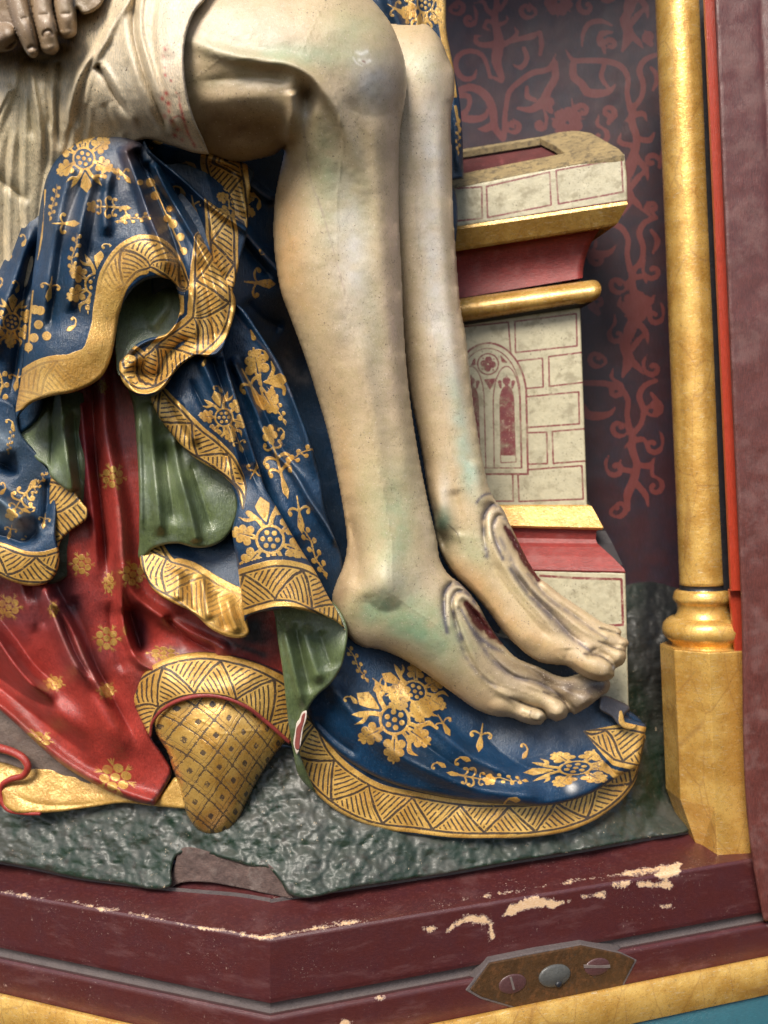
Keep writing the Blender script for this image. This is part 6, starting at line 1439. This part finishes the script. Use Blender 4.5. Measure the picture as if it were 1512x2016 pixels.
# shoe and the gown's gold hem over it
def shoe_mat():
    g = G('checked_gold_shoe')
    c = gold_col(g)
    u0, v0 = g.attr('bu'), g.attr('bv')
    wb = g.M('MULTIPLY', g.M('SUBTRACT', g.noise(40, 3), .5), 9.0)
    u = g.M('ADD', u0, wb); v = g.M('ADD', v0, g.M('MULTIPLY', wb, .7))
    def ln(x, per, w):
        f = g.M('ABSOLUTE', g.M('SUBTRACT', g.M('FRACT', g.M('DIVIDE', x, per)), .5))
        return g.M('MULTIPLY', g.M('SUBTRACT', .5, f), per), w
    def line(x, per, w, off=0.0):
        xx = g.M('ADD', x, off)
        f = g.M('ABSOLUTE', g.M('SUBTRACT', g.M('FRACT', g.M('DIVIDE', xx, per)), .5))
        dist = g.M('MULTIPLY', g.M('SUBTRACT', .5, f), per)
        return g.step(g.M('SUBTRACT', w, dist), -.5, .5), dist
    lw = g.M('ADD', 1.6, g.M('MULTIPLY', g.M('SUBTRACT', g.noise(14, 3), .5), 2.6))
    a, da = line(u, 44.0, lw); b, db = line(v, 44.0, lw); a2, _ = line(u, 44.0, g.M('MULTIPLY', lw, .6), 9.0); b2, _ = line(v, 44.0, g.M('MULTIPLY', lw, .6), 9.0)
    # short ticks crossing the lines and a dot in every field
    ta, _ = line(v, 14.7, 1.0); tb_, _ = line(u, 14.7, 1.0)
    na = g.step(g.M('SUBTRACT', 4.0, da), -.5, .5); nb = g.step(g.M('SUBTRACT', 4.0, db), -.5, .5)
    tick = g.M('MAXIMUM', g.M('MULTIPLY', ta, na), g.M('MULTIPLY', tb_, nb))
    dx = g.M('SUBTRACT', da, 20.0); dy = g.M('SUBTRACT', db, 20.0)
    dot = g.step(g.M('SUBTRACT', 3.6, g.M('SQRT', g.M('ADD', g.M('MULTIPLY', dx, dx), g.M('MULTIPLY', dy, dy)))), -.5, .5)
    ink = g.M('MAXIMUM', g.M('MAXIMUM', g.M('MAXIMUM', a, b), g.M('MULTIPLY', g.M('MAXIMUM', a2, b2), .7)), g.M('MAXIMUM', tick, dot))
    ink = g.M('MULTIPLY', ink, g.step(g.noise(9, 5, .8), .36, .46))
    ink = g.M('MAXIMUM', ink, g.M('MULTIPLY', g.step(g.noise(4, 3, .8), .68, .73), .8))
    c = g.mix(g.M('MULTIPLY', ink, .9), c, INK)
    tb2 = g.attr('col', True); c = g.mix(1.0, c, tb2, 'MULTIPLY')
    return g.finish(c, g.M('ADD', .26, g.M('MULTIPLY', ink, .2)), g.M('MULTIPLY', g.M('SUBTRACT', 1.0, ink), .5), .35, .15, g.bump(g.M('ADD', g.noise(8, 4), g.M('MULTIPLY', ink, -.5)), 1.2, .6))
shoe_o = [(295, 1400), (300, 1425), (307, 1448), (326, 1478), (337, 1510), (352, 1552), (360, 1584), (368, 1608), (384, 1631), (405, 1644), (432, 1645), (453, 1637), (471, 1616), (487, 1581), (508, 1539), (533, 1499), (560, 1465), (580, 1440), (540, 1390), (440, 1330), (330, 1350)]
def shoe_paint(X, Y, d, H):
    th = radians(38)
    ax = (X - 420); ay = (Y - 1400)
    k = 1 + .25 * np.clip(ay / 240, 0, 1)
    u = (ax * k * cos(th) + ay * sin(th)) + .0012 * (ax * ax); v = (-ax * k * sin(th) + ay * cos(th)) - .0012 * (ax * ax)
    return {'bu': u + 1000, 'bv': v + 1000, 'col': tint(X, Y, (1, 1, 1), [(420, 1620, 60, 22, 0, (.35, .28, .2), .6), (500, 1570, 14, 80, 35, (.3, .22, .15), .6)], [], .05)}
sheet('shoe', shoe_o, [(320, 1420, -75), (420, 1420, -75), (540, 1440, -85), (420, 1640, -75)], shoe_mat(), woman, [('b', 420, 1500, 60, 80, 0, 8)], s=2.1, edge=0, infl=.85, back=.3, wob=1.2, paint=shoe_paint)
hem_o = [(262, 1372), (268, 1350), (283, 1326), (303, 1308), (326, 1297), (379, 1284), (432, 1285), (485, 1297), (530, 1312), (575, 1335), (600, 1400), (600, 1470), (569, 1461), (548, 1442), (524, 1421), (505, 1404), (485, 1391), (465, 1380), (445, 1374), (405, 1369), (365, 1375), (345, 1382), (326, 1393), (310, 1407), (299, 1425), (296, 1450), (282, 1425), (270, 1400)]
sheet('gown_hem', hem_o, [(275, 1360, -60), (300, 1420, -42), (320, 1340, -25), (380, 1300, -35), (400, 1350, 8), (405, 1369, 12), (480, 1330, -5), (480, 1385, 5), (560, 1350, -50), (540, 1430, -25), (590, 1450, -60), (440, 1290, -40)], m_blue, woman, [('n', 30, 1.5)], s=2.1, edge=6, edepth=7, thick=30,
      paint=robe([], [([(262, 1440), (285, 1375), (330, 1345), (390, 1332), (450, 1338), (510, 1362), (560, 1402), (600, 1450)], [44, 44, 46, 48, 46, 50, 60, 60], 20)], blobs=[(560, 1400, 50, 60, 0, (.03, .02, .02), .5)], base=(.04, .02, .03)))
hr = cr([(296, 1450, -45), (299, 1425, -38), (310, 1407, -30), (326, 1393, -20), (345, 1382, -8), (365, 1375, 2), (405, 1369, 9), (445, 1374, 7), (485, 1391, 0), (524, 1421, -18), (548, 1442, -28), (570, 1462, -42)], False, 4)
tube('rolled_hem', hr, [2.5, 4, 4.2, 4.2, 3.5], m_red, woman, col=(.22, .035, .03))
